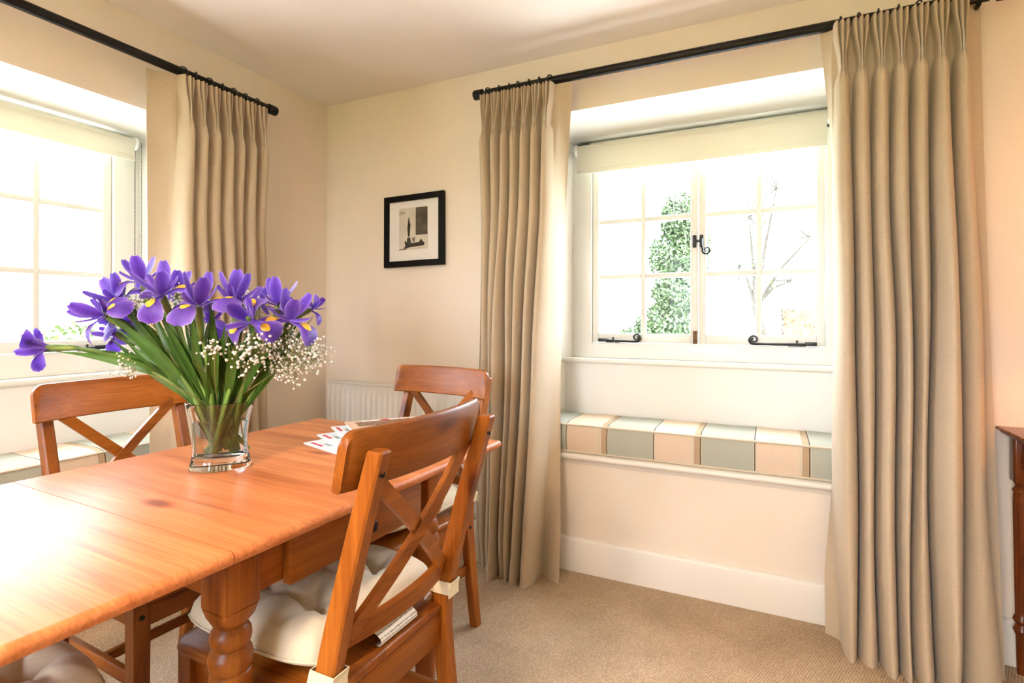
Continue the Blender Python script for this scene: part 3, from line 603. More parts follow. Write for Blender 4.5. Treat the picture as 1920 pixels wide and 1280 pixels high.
# ---------------------------------------------------------------- chairs (local: +x back, y sideways, origin under the rear edge of the seat)
def make_chair():
    root = empty('dining_chair', cat='chair', group='pine dining chairs')
    zs = .440
    def post_x(z): return (.055 * (1 - z / .42) ** 1.2 if z < .42 else .125 * ((z - .42) / .47) ** 1.15)
    def arc(y): return .032 * (1 - (y / .215) ** 2)     # the back bows away from the sitter
    for s in (-1, 1):
        p = MB(); secs = []
        for k in range(17):
            z = .888 * k / 16; dx = lerp(.036, .046, sm(0, .45, z)) if z < .45 else lerp(.046, .034, (z - .45) / .44); w_ = .031
            x = post_x(z) + .004; c = .004
            secs.append([Vector((x + sx * (dx / 2 - ax), s * .186 + sy * (w_ / 2 - ay), z)) for sx, sy, ax, ay in ((-1, -1, c, 0), (1, -1, c, 0), (1, -1, 0, c), (1, 1, 0, c), (1, 1, c, 0), (-1, 1, c, 0), (-1, 1, 0, c), (-1, -1, 0, c))])
        top = [Vector((v.x * 1.0, v.y, v.z + .004)) for v in secs[-1]]; cen = sum(top, Vector()) / 8
        secs.append([cen + (v - cen) * .85 for v in top])
        po = p.loft(secs).build('rear_leg', WZ, root, smooth=30)
        for z in (.852, .395):
            MB().lathe([(.0065, -.001), (.0065, .0012), (.0045, .0014), (.004, -.0005), (.0001, -.0005)], 14, Matrix.Translation((post_x(z) + .004 + (.0178 if z > .5 else .0215), s * .186, z)) @ Matrix.Rotation(R(78 if z > .5 else 96), 4, 'Y')).build('bolt', BOLT, po, smooth=40)
        MB().lathe([(.006, -.001), (.006, .0012), (.004, .0014), (.0001, .0)], 14, Matrix.Translation((post_x(.40) + .004, s * .2018, .375)) @ Matrix.Rotation(R(-90 * s), 4, 'X')).build('bolt', BOLT, po, smooth=40)
    for s in (-1, 1):
        f = MB(); f.loft([[Vector((-.372 + a_, s * .182 + b_, z)) for a_, b_ in ((-h, -h), (h, -h), (h, h), (-h, h))] for z, h in ((0, .0155), (.2, .0185), (.42, .0195))])
        fo = f.build('front_leg', WZ, root)
        MB().lathe([(.006, -.001), (.006, .0012), (.004, .0014), (.0001, .0)], 14, Matrix.Translation((-.372 - .0195, s * .182, .385)) @ Matrix.Rotation(R(-90), 4, 'Y')).build('bolt', BOLT, fo, smooth=40)
    # seat plank, rounded corners, notched between the posts
    def outline():
        o = []; r = .045; W = .212; F = -.412
        for cx, cy, a0 in ((F + r, -W + r, 180), (-.045, -W + .012, 270)):
            rr = r if cx < -.2 else .012
            for k in range(7): a_ = R(a0 + 90 * k / 6); o.append((cx + rr * cos(a_), cy + rr * sin(a_)))
        o += [(-.026, -.168), (.018, -.168)]
        return o + [(x, -y) for x, y in o[::-1]]
    ol = outline(); cx = -.2
    sc_ = lambda k: [(cx + (x - cx) * k, y * k) for x, y in ol]
    seat = MB(); seat.loft([[Vector((x, y, z)) for x, y in sc_(k)] for z, k in ((zs - .022, .975), (zs - .018, .99), (zs - .011, 1), (zs - .004, .99), (zs, .97))]); seat.build('seat', WX, root, smooth=50)
    for s in (-1, 1):
        MB().b2((-.355, s * .180 - .010, zs - .085), (-.018, s * .180 + .010, zs - .022), .002).build('side_rail', WX, root, smooth=30)
        MB().b2((-.356, s * .180 - .009, .205), (.022, s * .180 + .009, .238), .003).build('side_stretcher', WX, root, smooth=30)
    MB().b2((-.385, -.164, zs - .085), (-.365, .164, zs - .022), .002).build('front_rail', WY, root, smooth=30)
    MB().b2((-.006, -.170, zs - .095), (.014, .170, zs - .022), .003).build('rear_rail', WY, root, smooth=30)
    MB().b2((-.20, -.172, .210), (-.180, .172, .234), .003).build('cross_stretcher', WY, root, smooth=30)
    # top slat: curved board in front of the posts, rounded upper corners
    n = 48; secs = []; Hs = .224
    for k in range(n + 1):
        y = -Hs * cos(pi * k / n) * (.45 + .55 * abs(cos(pi * k / n)) ** .2) if k not in (0, n) else (-Hs if k == 0 else Hs); e = Hs - abs(y); cut = 0 if e > .028 else .028 - math.sqrt(max(0, .028 ** 2 - (.028 - e) ** 2))
        z1 = .925 - cut; z0 = .820
        x1 = post_x(.86) - .020 + arc(y) - .012; x0 = post_x(.81) - .020 + arc(y) - .010
        th = .010; b = .004
        secs.append([Vector((x0 - th, y, z0 + b)), Vector((x0 - th + b, y, z0)), Vector((x0 + th - b, y, z0)), Vector((x0 + th, y, z0 + b)), Vector((x1 + th, y, z1 - b * 1.6)), Vector((x1 + th - b, y, z1)), Vector((x1 - th + b, y, z1)), Vector((x1 - th, y, z1 - b * 1.6))])
    MB().loft(secs).build('top_slat', WY, root, smooth=40)
    lr = []
    for k in range(17):
        y = lerp(-.172, .172, k / 16); x = post_x(.515) - .004 + .022 * (1 - (y / .172) ** 2); th = .009
        lr.append([Vector((x - th, y, .512)), Vector((x + th, y, .512)), Vector((x + th, y, .545)), Vector((x - th, y, .545))])
    MB().loft(lr).build('lower_rail', WY, root, smooth=30)
    for s in (-1, 1):      # the crossed braces
        br = []
        for k in range(17):
            t = k / 16; y = s * lerp(-.158, .158, t); z = lerp(.536, .836, t); x = lerp(post_x(.53), post_x(.81) - .018, t) + .022 * (1 - (y / .172) ** 2) + (.0022 if s > 0 else -.0022) * 1.5
            d = Vector((0, s * .316, .298)).normalized(); nrm = Vector((0, -d.z, d.y)); hw = .0145; th = .0065
            br.append([Vector((x + sx * th, y, z)) + nrm * hw * sn for sx, sn in ((-1, -1), (1, -1), (1, 1), (-1, 1))])
        MB().loft(br).build('cross_brace', WY, root, smooth=30)
    return root
def make_cushion(tag):
    root = empty('seat_cushion', cat='cushion', group='tufted cream seat cushions')
    m = MB(); n = 56; tufts = [(x, y) for x in (-.10, .085) for y in (-.092, .092)]
    def prof(u, v):
        X, Y = (u * 2 - 1), (v * 2 - 1)
        # squarish outline
        k = max(abs(X), abs(Y)); 
        l = (abs(X) ** 4 + abs(Y) ** 4) ** .25
        f = k / l if l > 1e-6 else 1
        x, y = X * (.35 + .65 * f), Y * (.35 + .65 * f)
        return x, y, k
    def top(u, v, sgn):
        x, y, k = prof(u, v); px, py = x * .200, y * .205
        e = (1 - k ** 5.0) ** .55 if k < 1 else 0
        h = .070 * e
        for tx, ty in tufts:
            d = math.hypot(px - tx, py - ty); ang = math.atan2(py - ty, px - tx)
            h -= .058 * math.exp(-(d / .034) ** 1.25) * e
            h -= .016 * math.exp(-((d - .035) / .038) ** 2) * (cos(ang * 5 + tx * 40 + ty * 13) * .5 + .5) ** 4 * e
        h -= .010 * math.exp(-(min(abs(px + .008), abs(py)) / .018) ** 2) * e
        z = .487 + (h if sgn > 0 else -.030 * e)
        if sgn < 0: z = max(z, .442)
        return Vector((-.203 + px, py, z))
    m.grid(n, n, lambda u, v: top(u, v, 1)); m.grid(n, n, lambda u, v: top(u, v, -1))
    bm = bmesh.new(); me = m.mesh('cushion', CUSH); bm.from_mesh(me); bmesh.ops.remove_doubles(bm, verts=bm.verts, dist=.0005); bmesh.ops.recalc_face_normals(bm, faces=bm.faces); bm.to_mesh(me); bm.free(); me.shade_smooth()
    inst('pad', me, root)
    for tx, ty in tufts: MB().lathe([(.001, .0), (.007, .001), (.008, .003), (.005, .005), (.001, .0055)], 12, Matrix.Translation((-.203 + tx, ty, .4965))).build('tuft_button', CUSH, root, smooth=40)
    pp = []
    for k in range(64):
        a_ = 2 * pi * k / 64; X, Y = cos(a_), sin(a_); mm = max(abs(X), abs(Y)); u, v = (X / mm + 1) / 2, (Y / mm + 1) / 2
        p = top(u, v, 1); pp.append(Vector((p.x, p.y, p.z)))
    MB().tube(pp + [pp[0]], .0028, 6, False).build('seam', CUSH, root, smooth=True)
    for s in (-1, 1):
        b = MB(); cx = .012; hx, hy = .0285, .0195; z0, z1 = .462, .492
        ring = [(-hx, -hy), (hx, -hy), (hx, hy), (-hx, hy)]
        ins = [(x * .92, y * .90) for x, y in ring]
        V = lambda q, z, t: [Vector((cx + t + x, s * .186 + y, z)) for x, y in q]
        b.loft([V(ins, z0, -.002), V(ring, z0, -.002), V(ring, z1, .006), V(ins, z1, .006)], True, False)
        b.box((cx + .0305, s * .186 - .003, .470), (.003, .042, .026), .001)
        b.box((-.013, s * .172, .476), (.02, .02, .022), .002); b.build('tie_strap', STRAP, root)
    if tag:
        lines = plain('care_label_print', (.80, .79, .76), .6)
        nt = lines.node_tree; bs = nt.nodes['Principled BSDF']; tc = N(nt, 'ShaderNodeTexCoord'); mp = N(nt, 'ShaderNodeMapping'); mp.inputs['Scale'].default_value = (1, 1, 170)
        nt.links.new(tc.outputs['Object'], mp.inputs[0]); wv = N(nt, 'ShaderNodeTexWave', bands_direction='Z'); wv.inputs['Scale'].default_value = .32; nt.links.new(mp.outputs[0], wv.inputs[0])
        nz = N(nt, 'ShaderNodeTexNoise'); nz.inputs['Scale'].default_value = 330; nt.links.new(tc.outputs['Object'], nz.inputs['Vector'])
        mu = N(nt, 'ShaderNodeMath', operation='MULTIPLY'); nt.links.new(wv.outputs[1], mu.inputs[0]); nt.links.new(nz.outputs[0], mu.inputs[1])
        rr = ramp(nt, [(.36, (.80, .79, .76)), (.44, (.30, .30, .30))]); nt.links.new(mu.outputs[0], rr.inputs[0]); nt.links.new(rr.outputs[0], bs.inputs['Base Color'])
        t = MB(); pr = [(-.020, .470), (-.004, .466), (.008, .458), (.010, .449), (.004, .443), (-.010, .4425)]
        t.loft([[Vector((x, y, z)) for x, z in pr] + [Vector((x - .0012, y, z - .0008)) for x, z in pr[::-1]] for y in (-.035, .085)]); t.build('care_label', lines, root, smooth=60, label='white printed care label')
    return root
ch0 = make_chair(); cu0 = make_cushion(True); cu1 = make_cushion(False)
spots = [((1.527, -1.362), -.012, 'pine dining chair in the foreground seen from behind with its back to the camera', 'cream tufted pad on the foreground chair with a white care label', True),
         ((1.094, -.603), 1.453, 'pine dining chair at the far end of the table in front of the radiator', 'cream seat pad tied to the chair at the far end of the table', False),
         ((.492, -1.282), 3.096, 'pine dining chair across the table in front of the left window seat', 'cream seat pad on the chair across the table by the left window', False),
         ((1.04, -2.125), -1.60, 'pine dining chair tucked under the near end of the table at the bottom left', 'cream seat pad at the bottom left corner under the near table end', False)]
for i, ((x, y), a_, l1, l2, tg) in enumerate(spots):
    c = ch0 if i == 0 else copy_tree(ch0); c.location = (x, y, 0); c.rotation_euler = (0, 0, a_); c['label'] = l1
    k = cu0 if tg else (cu1 if i == 1 else copy_tree(cu1)); k.location = (x, y, 0); k.rotation_euler = (0, 0, a_); k['label'] = l2

# ---------------------------------------------------------------- console table at the right
def console():
    root = empty('console_table', (2.915, -.012, 0), label='dark mahogany console table with fluted turned legs at the right edge', cat='table')
    W, D, z = .95, .40, .768
    prof = [(0, z), (-.004, z - .004), (-.002, z - .009), (.006, z - .013), (.008, z - .018), (.016, z - .024), (.03, z - .026)]
    secs = [[Vector((i, -i if False else -i, zz)), Vector((W - i, -i, zz)), Vector((W - i, -D + i, zz)), Vector((i, -D + i, zz))] for i, zz in prof]
    MB().loft(secs).build('top', MAHX, root)
    for y in (-.042, -D + .042): MB().b2((.06, y - .010, z - .12), (W - .06, y + .010, z - .026), .002).build('apron', MAHX, root)
    for x in (.05, W - .05): MB().b2((x - .010, -D + .05, z - .12), (x + .010, -.05, z - .026), .002).build('side_apron', MAHX, root)
    l = MB(); l.b2((-.024, -.024, z - .165), (.024, .024, z - .026), .003)
    n = 48; secs = []
    for zz, r, fl in ((z - .165, .022, 0), (z - .178, .017, 0), (z - .184, .021, 0), (z - .192, .0245, 0), (z - .200, .021, 0), (z - .206, .022, 0), (z - .225, .0225, 0), (z - .235, .0225, 1), (.20, .0165, 1), (.185, .0165, 0), (.178, .019, 0), (.170, .0225, 0), (.162, .019, 0), (.156, .015, 0), (.146, .019, 0), (.138, .022, 0), (.130, .019, 0), (.120, .015, 0), (.02, .0125, 0), (0, .011, 0)):
        secs.append([Vector((cos(2 * pi * k / n) * (r - fl * .0032 * (.5 + .5 * cos(10 * 2 * pi * k / n)) ** 2), sin(2 * pi * k / n) * (r - fl * .0032 * (.5 + .5 * cos(10 * 2 * pi * k / n)) ** 2), zz)) for k in range(n)])
    l.loft(secs); me = l.mesh('console_leg', MAHZ, smooth=40)
    for x in (.05, W - .05):
        for y in (-.042, -D + .042): inst('leg', me, root, Matrix.Translation((x, y, 0)))
console()

# ---------------------------------------------------------------- magazines
def magazine(label, c, ang, z, th, cover, red):
    root = empty('magazine', (c[0], c[1], z), ang, label, 'magazine', 'magazines fanned on the table')
    W, H = .205, .275
    MB().b2((.001, .001, 0), (W - .001, H - .001, th - .0008)).build('pages', PAPER, root)
    co = MB().b2((0, 0, th - .0008), (W, H, th), .0003, 1).build('cover', cover, root)
    e = .0004
    REDM = bpy.data.materials.get('red_ink') or plain('red_ink', (.55, .02, .06), .5)
    if red:
        MB().b2((.02, .010, th - .0002), (.085, .019, th + e)).build('headline_bar', REDM, co)
        MB().b2((.06, .028, th - .0002), (.10, .040, th + e)).build('cover_block', bpy.data.materials.get('grey_ink') or plain('grey_ink', (.30, .33, .33), .5, .5, 90), co)
    else:
        ink = plain('masthead_white', (.88, .86, .84), .5); ph = plain('cover_photo', (.24, .13, .08), .5, .95, 130)
        MB().b2((.030, .030, th - .0002), (.100, H - .02, th + e)).build('cover_photo', ph, co)
        for k in range(6):
            y = .055 + k * .033; MB().b2((.006, y, th - .0002), (.027, y + .024, th + e)).build('masthead_letter', ink if k != 2 else REDM, co)
WC = plain('white_cover', (.74, .78, .78), .35, .06, 30); PC = plain('peach_cover', (.78, .50, .33), .3, .05, 20)
zt_ = TZ + .0005
magazine('white magazine with red headline bar, lowest and nearest of the fan', (1.002, -1.102), R(-16), zt_, .0045, WC, True)
magazine('white magazine with red bar, second from the bottom of the fan', (.973, -1.023), R(-25), zt_ + .0053, .005, WC, True)
magazine('white magazine with red bar just under the topmost peach cover', (.945, -.934), R(-33), zt_ + .0111, .0045, WC, True)
magazine('peach magazine with white masthead letters on top of the fan', (.946, -.872), R(-38), zt_ + .0164, .0045, PC, False)

# ---------------------------------------------------------------- vase
VC = Vector((1.013, -1.376, TZ)); VA = R(47)
vase = empty('glass_vase', VC + Vector((0, 0, .0005)), VA, 'clear oval waisted glass vase half full of water on the table', 'vase')
def vr(z):    # half-width along the long axis
    return .0735 - .0125 * sin(pi * min(1, z / .165) ** .8) + .004 * sm(.10, .165, z)
SY = .62; n = 40
def vsec(z, off): return [Vector(((vr(z) - off) * cos(2 * pi * k / n), (vr(z) * SY - off) * sin(2 * pi * k / n), z)) for k in range(n)]
zs_ = [0, .004, .012, .02, .03, .05, .075, .10, .125, .15, .163]
vg = MB(); vg.loft([vsec(0, .004)] + [vsec(z, 0) for z in zs_[1:]] + [vsec(.1645, .0012)] + [vsec(z, .0028) for z in (.163, .15, .125, .10, .075, .05, .034)] + [vsec(.029, .010)])
vg.build('glass', VGLASS, vase, smooth=40)
wt = MB(); wt.loft([vsec(.0295, .011)] + [vsec(z, .0031) for z in (.035, .05, .075, .10, .118)] ); wt.build('water', WATER, vase, smooth=40)

# ---------------------------------------------------------------- irises
def petal_material():
    m, nt, b = newmat('iris_petal'); L = nt.links.new
    uv = N(nt, 'ShaderNodeUVMap'); sp = N(nt, 'ShaderNodeSeparateXYZ'); L(uv.outputs[0], sp.inputs[0])
    ab = N(nt, 'ShaderNodeMath', operation='SUBTRACT'); L(sp.outputs[1], ab.inputs[0]); ab.inputs[1].default_value = .5
    a2 = N(nt, 'ShaderNodeMath', operation='ABSOLUTE'); L(ab.outputs[0], a2.inputs[0])
    base = ramp(nt, [(.0, (.095, .030, .42)), (.30, (.16, .062, .58)), (.46, (.28, .16, .72)), (.5, (.55, .45, .85))]); L(a2.outputs[0], base.inputs[0])
    tc = N(nt, 'ShaderNodeTexCoord'); mp = N(nt, 'ShaderNodeMapping'); mp.inputs['Scale'].default_value = (3, 40, 1); L(uv.outputs[0], mp.inputs[0])
    nz = N(nt, 'ShaderNodeTexNoise'); nz.inputs['Scale'].default_value = 1; L(mp.outputs[0], nz.inputs['Vector'])
    rv = ramp(nt, [(.3, (.72, .70, .80)), (.7, (1.1, 1.1, 1.1))]); L(nz.outputs[0], rv.inputs[0])
    mm = N(nt, 'ShaderNodeMix', data_type='RGBA', blend_type='MULTIPLY'); mm.inputs[0].default_value = 1; L(base.outputs[0], mm.inputs[6]); L(rv.outputs[0], mm.inputs[7])
    L(mm.outputs[2], b.inputs['Base Color']); b.inputs['Roughness'].default_value = .5; b.inputs['Sheen Weight'].default_value = .2
    tr = N(nt, 'ShaderNodeBsdfTranslucent'); L(mm.outputs[2], tr.inputs[0]); ms = N(nt, 'ShaderNodeMixShader'); ms.inputs[0].default_value = .28
    L(b.outputs[0], ms.inputs[1]); L(tr.outputs[0], ms.inputs[2]); L(ms.outputs[0], nt.nodes['Material Output'].inputs[0])
    return m
PET = petal_material()
YEL = plain('iris_signal_yellow', (.95, .55, .05), .5, .12, 300)
def leafmat(name, c):
    m, nt, b = newmat(name); L = nt.links.new; tc = N(nt, 'ShaderNodeTexCoord'); oi = N(nt, 'ShaderNodeObjectInfo')
    nz = N(nt, 'ShaderNodeTexNoise'); nz.inputs['Scale'].default_value = 14; nz.inputs['Detail'].default_value = 4; L(tc.outputs['Object'], nz.inputs['Vector'])
    r = ramp(nt, [(.3, [x * .7 for x in c]), (.7, [x * 1.3 for x in c])]); L(nz.outputs[0], r.inputs[0])
    hs = N(nt, 'ShaderNodeHueSaturation'); mr = N(nt, 'ShaderNodeMapRange'); mr.inputs[3].default_value = .75; mr.inputs[4].default_value = 1.3; L(oi.outputs['Random'], mr.inputs[0]); L(mr.outputs[0], hs.inputs['Value']); L(r.outputs[0], hs.inputs['Color'])
    L(hs.outputs[0], b.inputs['Base Color']); b.inputs['Roughness'].default_value = .42
    tr = N(nt, 'ShaderNodeBsdfTranslucent'); L(hs.outputs[0], tr.inputs[0]); ms = N(nt, 'ShaderNodeMixShader'); ms.inputs[0].default_value = .25
    L(b.outputs[0], ms.inputs[1]); L(tr.outputs[0], ms.inputs[2]); L(ms.outputs[0], nt.nodes['Material Output'].inputs[0]); return m
LEAFM = leafmat('iris_leaf_green', (.060, .150, .020)); STEMM = leafmat('iris_stem_green', (.19, .32, .06)); SPATHE = leafmat('spathe_green', (.20, .29, .06))
def petal(name, L_, wfn, zfn, cup, ruf, nu=9, nv=6, mat=None, u0=0, u1=1, lift=0, vmax=1):
    vs = []; uvs = []
    for i in range(nu + 1):
        u = lerp(u0, u1, i / nu); wv = wfn(u) * vmax; 
        for j in range(nv + 1):
            v = (j / nv * 2 - 1); vs.append((zfn(u)[0] * L_, wv * v, zfn(u)[1] * L_ - cup * (v * vmax) ** 2 * wfn(u) + ruf * sin(7 * v + 9 * u) * abs(v) * u + lift)); uvs.append((u, .5 + .5 * v))
    me = bpy.data.meshes.new(name); fs = [(i * (nv + 1) + j, (i + 1) * (nv + 1) + j, (i + 1) * (nv + 1) + j + 1, i * (nv + 1) + j + 1) for i in range(nu) for j in range(nv)]
    me.from_pydata(vs, [], fs); me.materials.append(mat or PET); ul = me.uv_layers.new(name='UVMap')
    for lp in me.loops: ul.data[lp.index].uv = uvs[lp.vertex_index]
    me.shade_smooth(); return me
def wfall(u):
    return lerp(.006, .0105, sm(0, .4, u)) if u < .42 else .0105 + .0150 * sin(pi * min(1, (u - .42) / .66)) ** .8 if u < .985 else .006
def zfall(u): # arched: out and up along the haft, then drooping blade
    if u < .45: return (u * .92, .30 * u)
    t = (u - .45) / .55; return (.414 + .46 * sin(t * 1.25) / 1.0, .135 + .08 * t - .48 * t * t)
def wstd(u): return .0040 + .0110 * sin(pi * min(1, u * .93 + .05)) ** .85
def zstd(u): return (.10 * sin(u * 2.2) + .16 * u, u * .98)
def zsty(u): return (u * .80, .32 * u + .30 * u * u)
FALLM = petal('fall', .074, wfall, zfall, .35, .0012); STDM = petal('standard', .062, wstd, zstd, -.5, .0008, 8, 4)
STYM = petal('style_arm', .046, lambda u: .0055 + .004 * u * (1.2 - u), zsty, .9, .0006, 6, 4)
SIGM = petal('signal', .074, lambda u: wfall(u) * (.42 * sin(pi * min(1, max(0, (u - .28) / .42))) + .04), zfall, .15, 0, 7, 2, YEL, .30, .68, .0011)
BUDM = None
def align(d, roll=0):
    return Vector(d).to_track_quat('Z', 'Y').to_matrix().to_4x4() @ Matrix.Rotation(roll, 4, 'Z')
def blade(path, hw, fold=.35, twist=0, flat=None):
    """long sword leaf along a path"""
    n = len(path); vs = []
    for i, p in enumerate(path):
        t = (Vector(path[min(i + 1, n - 1)]) - Vector(path[max(i - 1, 0)])).normalized()
        side = t.cross(flat).normalized(); side = Matrix.Rotation(twist * i / n, 3, t) @ side; nor = side.cross(t)
        u = i / (n - 1); w_ = hw * (.55 + .45 * sm(0, .25, u)) * (1 - sm(.45, 1, u) * .97)
        vs += [p - side * w_ + nor * fold * w_, p - side * w_ * .5 + nor * fold * .3 * w_, p, p + side * w_ * .5 + nor * fold * .3 * w_, p + side * w_ + nor * fold * w_]
    m = MB(); m.add(vs, [(i * 5 + j, (i + 1) * 5 + j, (i + 1) * 5 + j + 1, i * 5 + j + 1) for i in range(n - 1) for j in range(4)])
    return m
TOCAM = -FW
rndI = random.Random(21)
def iris(label, px, py, depth, axis, scale=1, roll=0, leaves=5, kind='open', mid=None, spread_=1.0):
    scale *= 1.16
    head = at(px, py, depth); ax = (RT * axis[0] + UP * axis[1] + TOCAM * axis[2]).normalized()
    out = head - (VC + UP * .17); oh = Vector((out.x, out.y, 0)); 
    ld = Vector((cos(VA), sin(VA), 0)); sd = Vector((-sin(VA), cos(VA), 0))
    a_, b_ = max(-1, min(1, oh.dot(ld) / .22)), max(-1, min(1, oh.dot(sd) / .22))
    rim = VC + UP * .166 + ld * (.050 * a_ + rndI.uniform(-.010, .010)) + sd * (.026 * b_ + rndI.uniform(-.008, .008))
    foot = VC + UP * rndI.uniform(.036, .05) - ld * (.018 * a_ + rndI.uniform(-.044, .044)) - sd * (.002 * b_ + rndI.uniform(-.020, .020))
    dirr = (rim - foot).normalized()
    Lh = (head - rim).length
    neck = head - ax * .055 * scale
    ctrl = rim + dirr * Lh * .45
    if kind == 'lying': ctrl = at(*mid)
    path = [foot.lerp(rim, k / 4) for k in range(4)] + [bez([rim, ctrl, neck - ax * Lh * .12, neck], k / 14) for k in range(15)]
    root = empty('iris', foot, label=label, cat='flower', group='irises in the vase')
    loc = [p - foot for p in path]
    MB().tube(loc, [.0065] * 4 + [.006] * 4 + [.0048] * 6 + [.004] * 5, 8).build('stem', STEMM, root, smooth=True)
    # spathe under the flower
    sp = MB(); nk = neck - foot; prev = path[-3] - foot
    sp.tube([nk - ax * .045 * scale, nk - ax * .02 * scale, nk + ax * .012 * scale, nk + ax * .040 * scale], [.004, .0085, .0085, .004], 10); sp.build('spathe', SPATHE, root, smooth=True)
    Mh = Matrix.Translation(head - foot - ax * .030 * scale) @ align(ax, roll) @ Matrix.Scale(scale, 4)
    if kind in ('open', 'lying'):
        for k in range(3):
            A = Matrix.Rotation(2 * pi * k / 3 + rndI.uniform(-.12, .12), 4, 'Z'); tilt = Matrix.Rotation(R(rndI.uniform(-10, 14)), 4, 'Y'); op = Matrix.Rotation(R(-48), 4, 'Y') if kind == 'lying' else Matrix()
            fo = inst('fall', FALLM, root, Mh @ A @ tilt @ op); inst('signal', SIGM, fo, Matrix())
            inst('style_arm', STYM, root, Mh @ A @ Matrix.Translation((.001, 0, .006)) @ tilt @ op)
            B = Matrix.Rotation(2 * pi * (k + .5) / 3 + rndI.uniform(-.15, .15), 4, 'Z')
            inst('standard', STDM, root, Mh @ B @ Matrix.Translation((.004, 0, .002)) @ Matrix.Rotation(R(rndI.uniform(-2, 22)), 4, 'Y'))
    else:
        for k in range(3):
            A = Matrix.Rotation(2 * pi * k / 3, 4, 'Z'); fo = inst('fall', FALLM, root, Mh @ A @ Matrix.Rotation(R(-42 + 12 * k), 4, 'Y') @ Matrix.Scale(.8, 4))
            inst('standard', STDM, root, Mh @ A @ Matrix.Rotation(R(8), 4, 'Y') @ Matrix.Scale(.8, 4))
    for k in range(leaves):
        t0 = rndI.uniform(.0, .16); start = bez([rim, ctrl, neck], t0) if kind != 'lying' else bez([rim, ctrl, neck], .3 + .15 * k)
        jit = (RT * rndI.uniform(-1, 1) + UP * rndI.uniform(-.3, .5) + TOCAM * rndI.uniform(-.7, .9)) * .052 * spread_
        end = neck.lerp(head, rndI.uniform(-.5, .5)) + jit; 
        if k == 0 and kind != 'lying': end = rim.lerp(end, rndI.uniform(.70, .9)) + jit * .9
        if kind == 'lying': end = head - ax * (.02 + .02 * k) + UP * .008 * (1 if k else -1)
        c2 = bez([rim, ctrl, neck], .5) + jit * .6
        pts = [bez([start, c2, end], q / 12) - foot for q in range(13)]
        if k < 2 and kind != 'lying': pts = [(foot.lerp(rim, q / 3) - foot) * .75 + (rim - foot) * .25 for q in range(3)] + pts
        fl = (TOCAM + RT * rndI.uniform(-.7, .7) + UP * .2).normalized()
        blade(pts, rndI.uniform(.0095, .0150), .35, rndI.uniform(-.6, .6), fl).build('leaf', LEAFM, root, smooth=True, fix=False)
    return root
iris('half open violet iris drooping far out to the left over the window stay', 66, 652, 1.30, (-1, .04, .15), .85, .4, 3, 'lying', (250, 655, 1.31))
iris('violet iris leaning left, lower of the two at the far left', 168, 578, 1.27, (-.62, .55, .55), 1.0, .5)
iris('violet iris leaning left just above its neighbour at the far left', 205, 548, 1.33, (-.50, .75, .25), 1.0, 2.0)
iris('topmost violet iris in front of the blind chain', 262, 506, 1.36, (-.15, 1, .10), .95, 1.0)
iris('large violet iris facing the camera near the top left', 292, 528, 1.25, (-.05, .85, .50), 1.05, .55)
iris('violet iris behind the largest blooms of the upper middle', 333, 528, 1.42, (.0, 1, .0), .9, 1.6)
iris('violet iris with two yellow marked falls in the upper centre', 370, 545, 1.24, (.05, 1, .22), 1.08, .15)
iris('violet iris with pale frilled top left of the right hand group', 440, 540, 1.27, (.05, 1, .15), 1.05, 2.6)
iris('violet iris turned fully to the camera low in the front', 458, 592, 1.17, (.03, .35, .95), .92, -.55)
iris('violet iris with slim upright petals against the right wall', 522, 548, 1.30, (.12, 1, .12), .95, .8)
iris('violet iris with drooping falls at the lower right of the bunch', 548, 577, 1.24, (.35, .80, .42), 1.0, 1.3)
iris('small half opened violet iris bud at the far right', 598, 572, 1.30, (.95, .45, .1), .72, .7, 2, 'bud')
iris('violet iris half hidden behind the leaves at the left', 228, 592, 1.42, (-.5, .7, -.1), .9, 2.2)
iris('violet iris deep in the leaves just above the drooping left bloom', 205, 618, 1.43, (-.7, .4, -.1), .75, .2, 2)
iris('violet iris half hidden behind the stems in the middle', 398, 588, 1.46, (.1, .9, -.2), .85, 1.1)
iris('violet iris at the back beside the slim upright one', 480, 558, 1.42, (.1, 1, -.1), .9, .4)

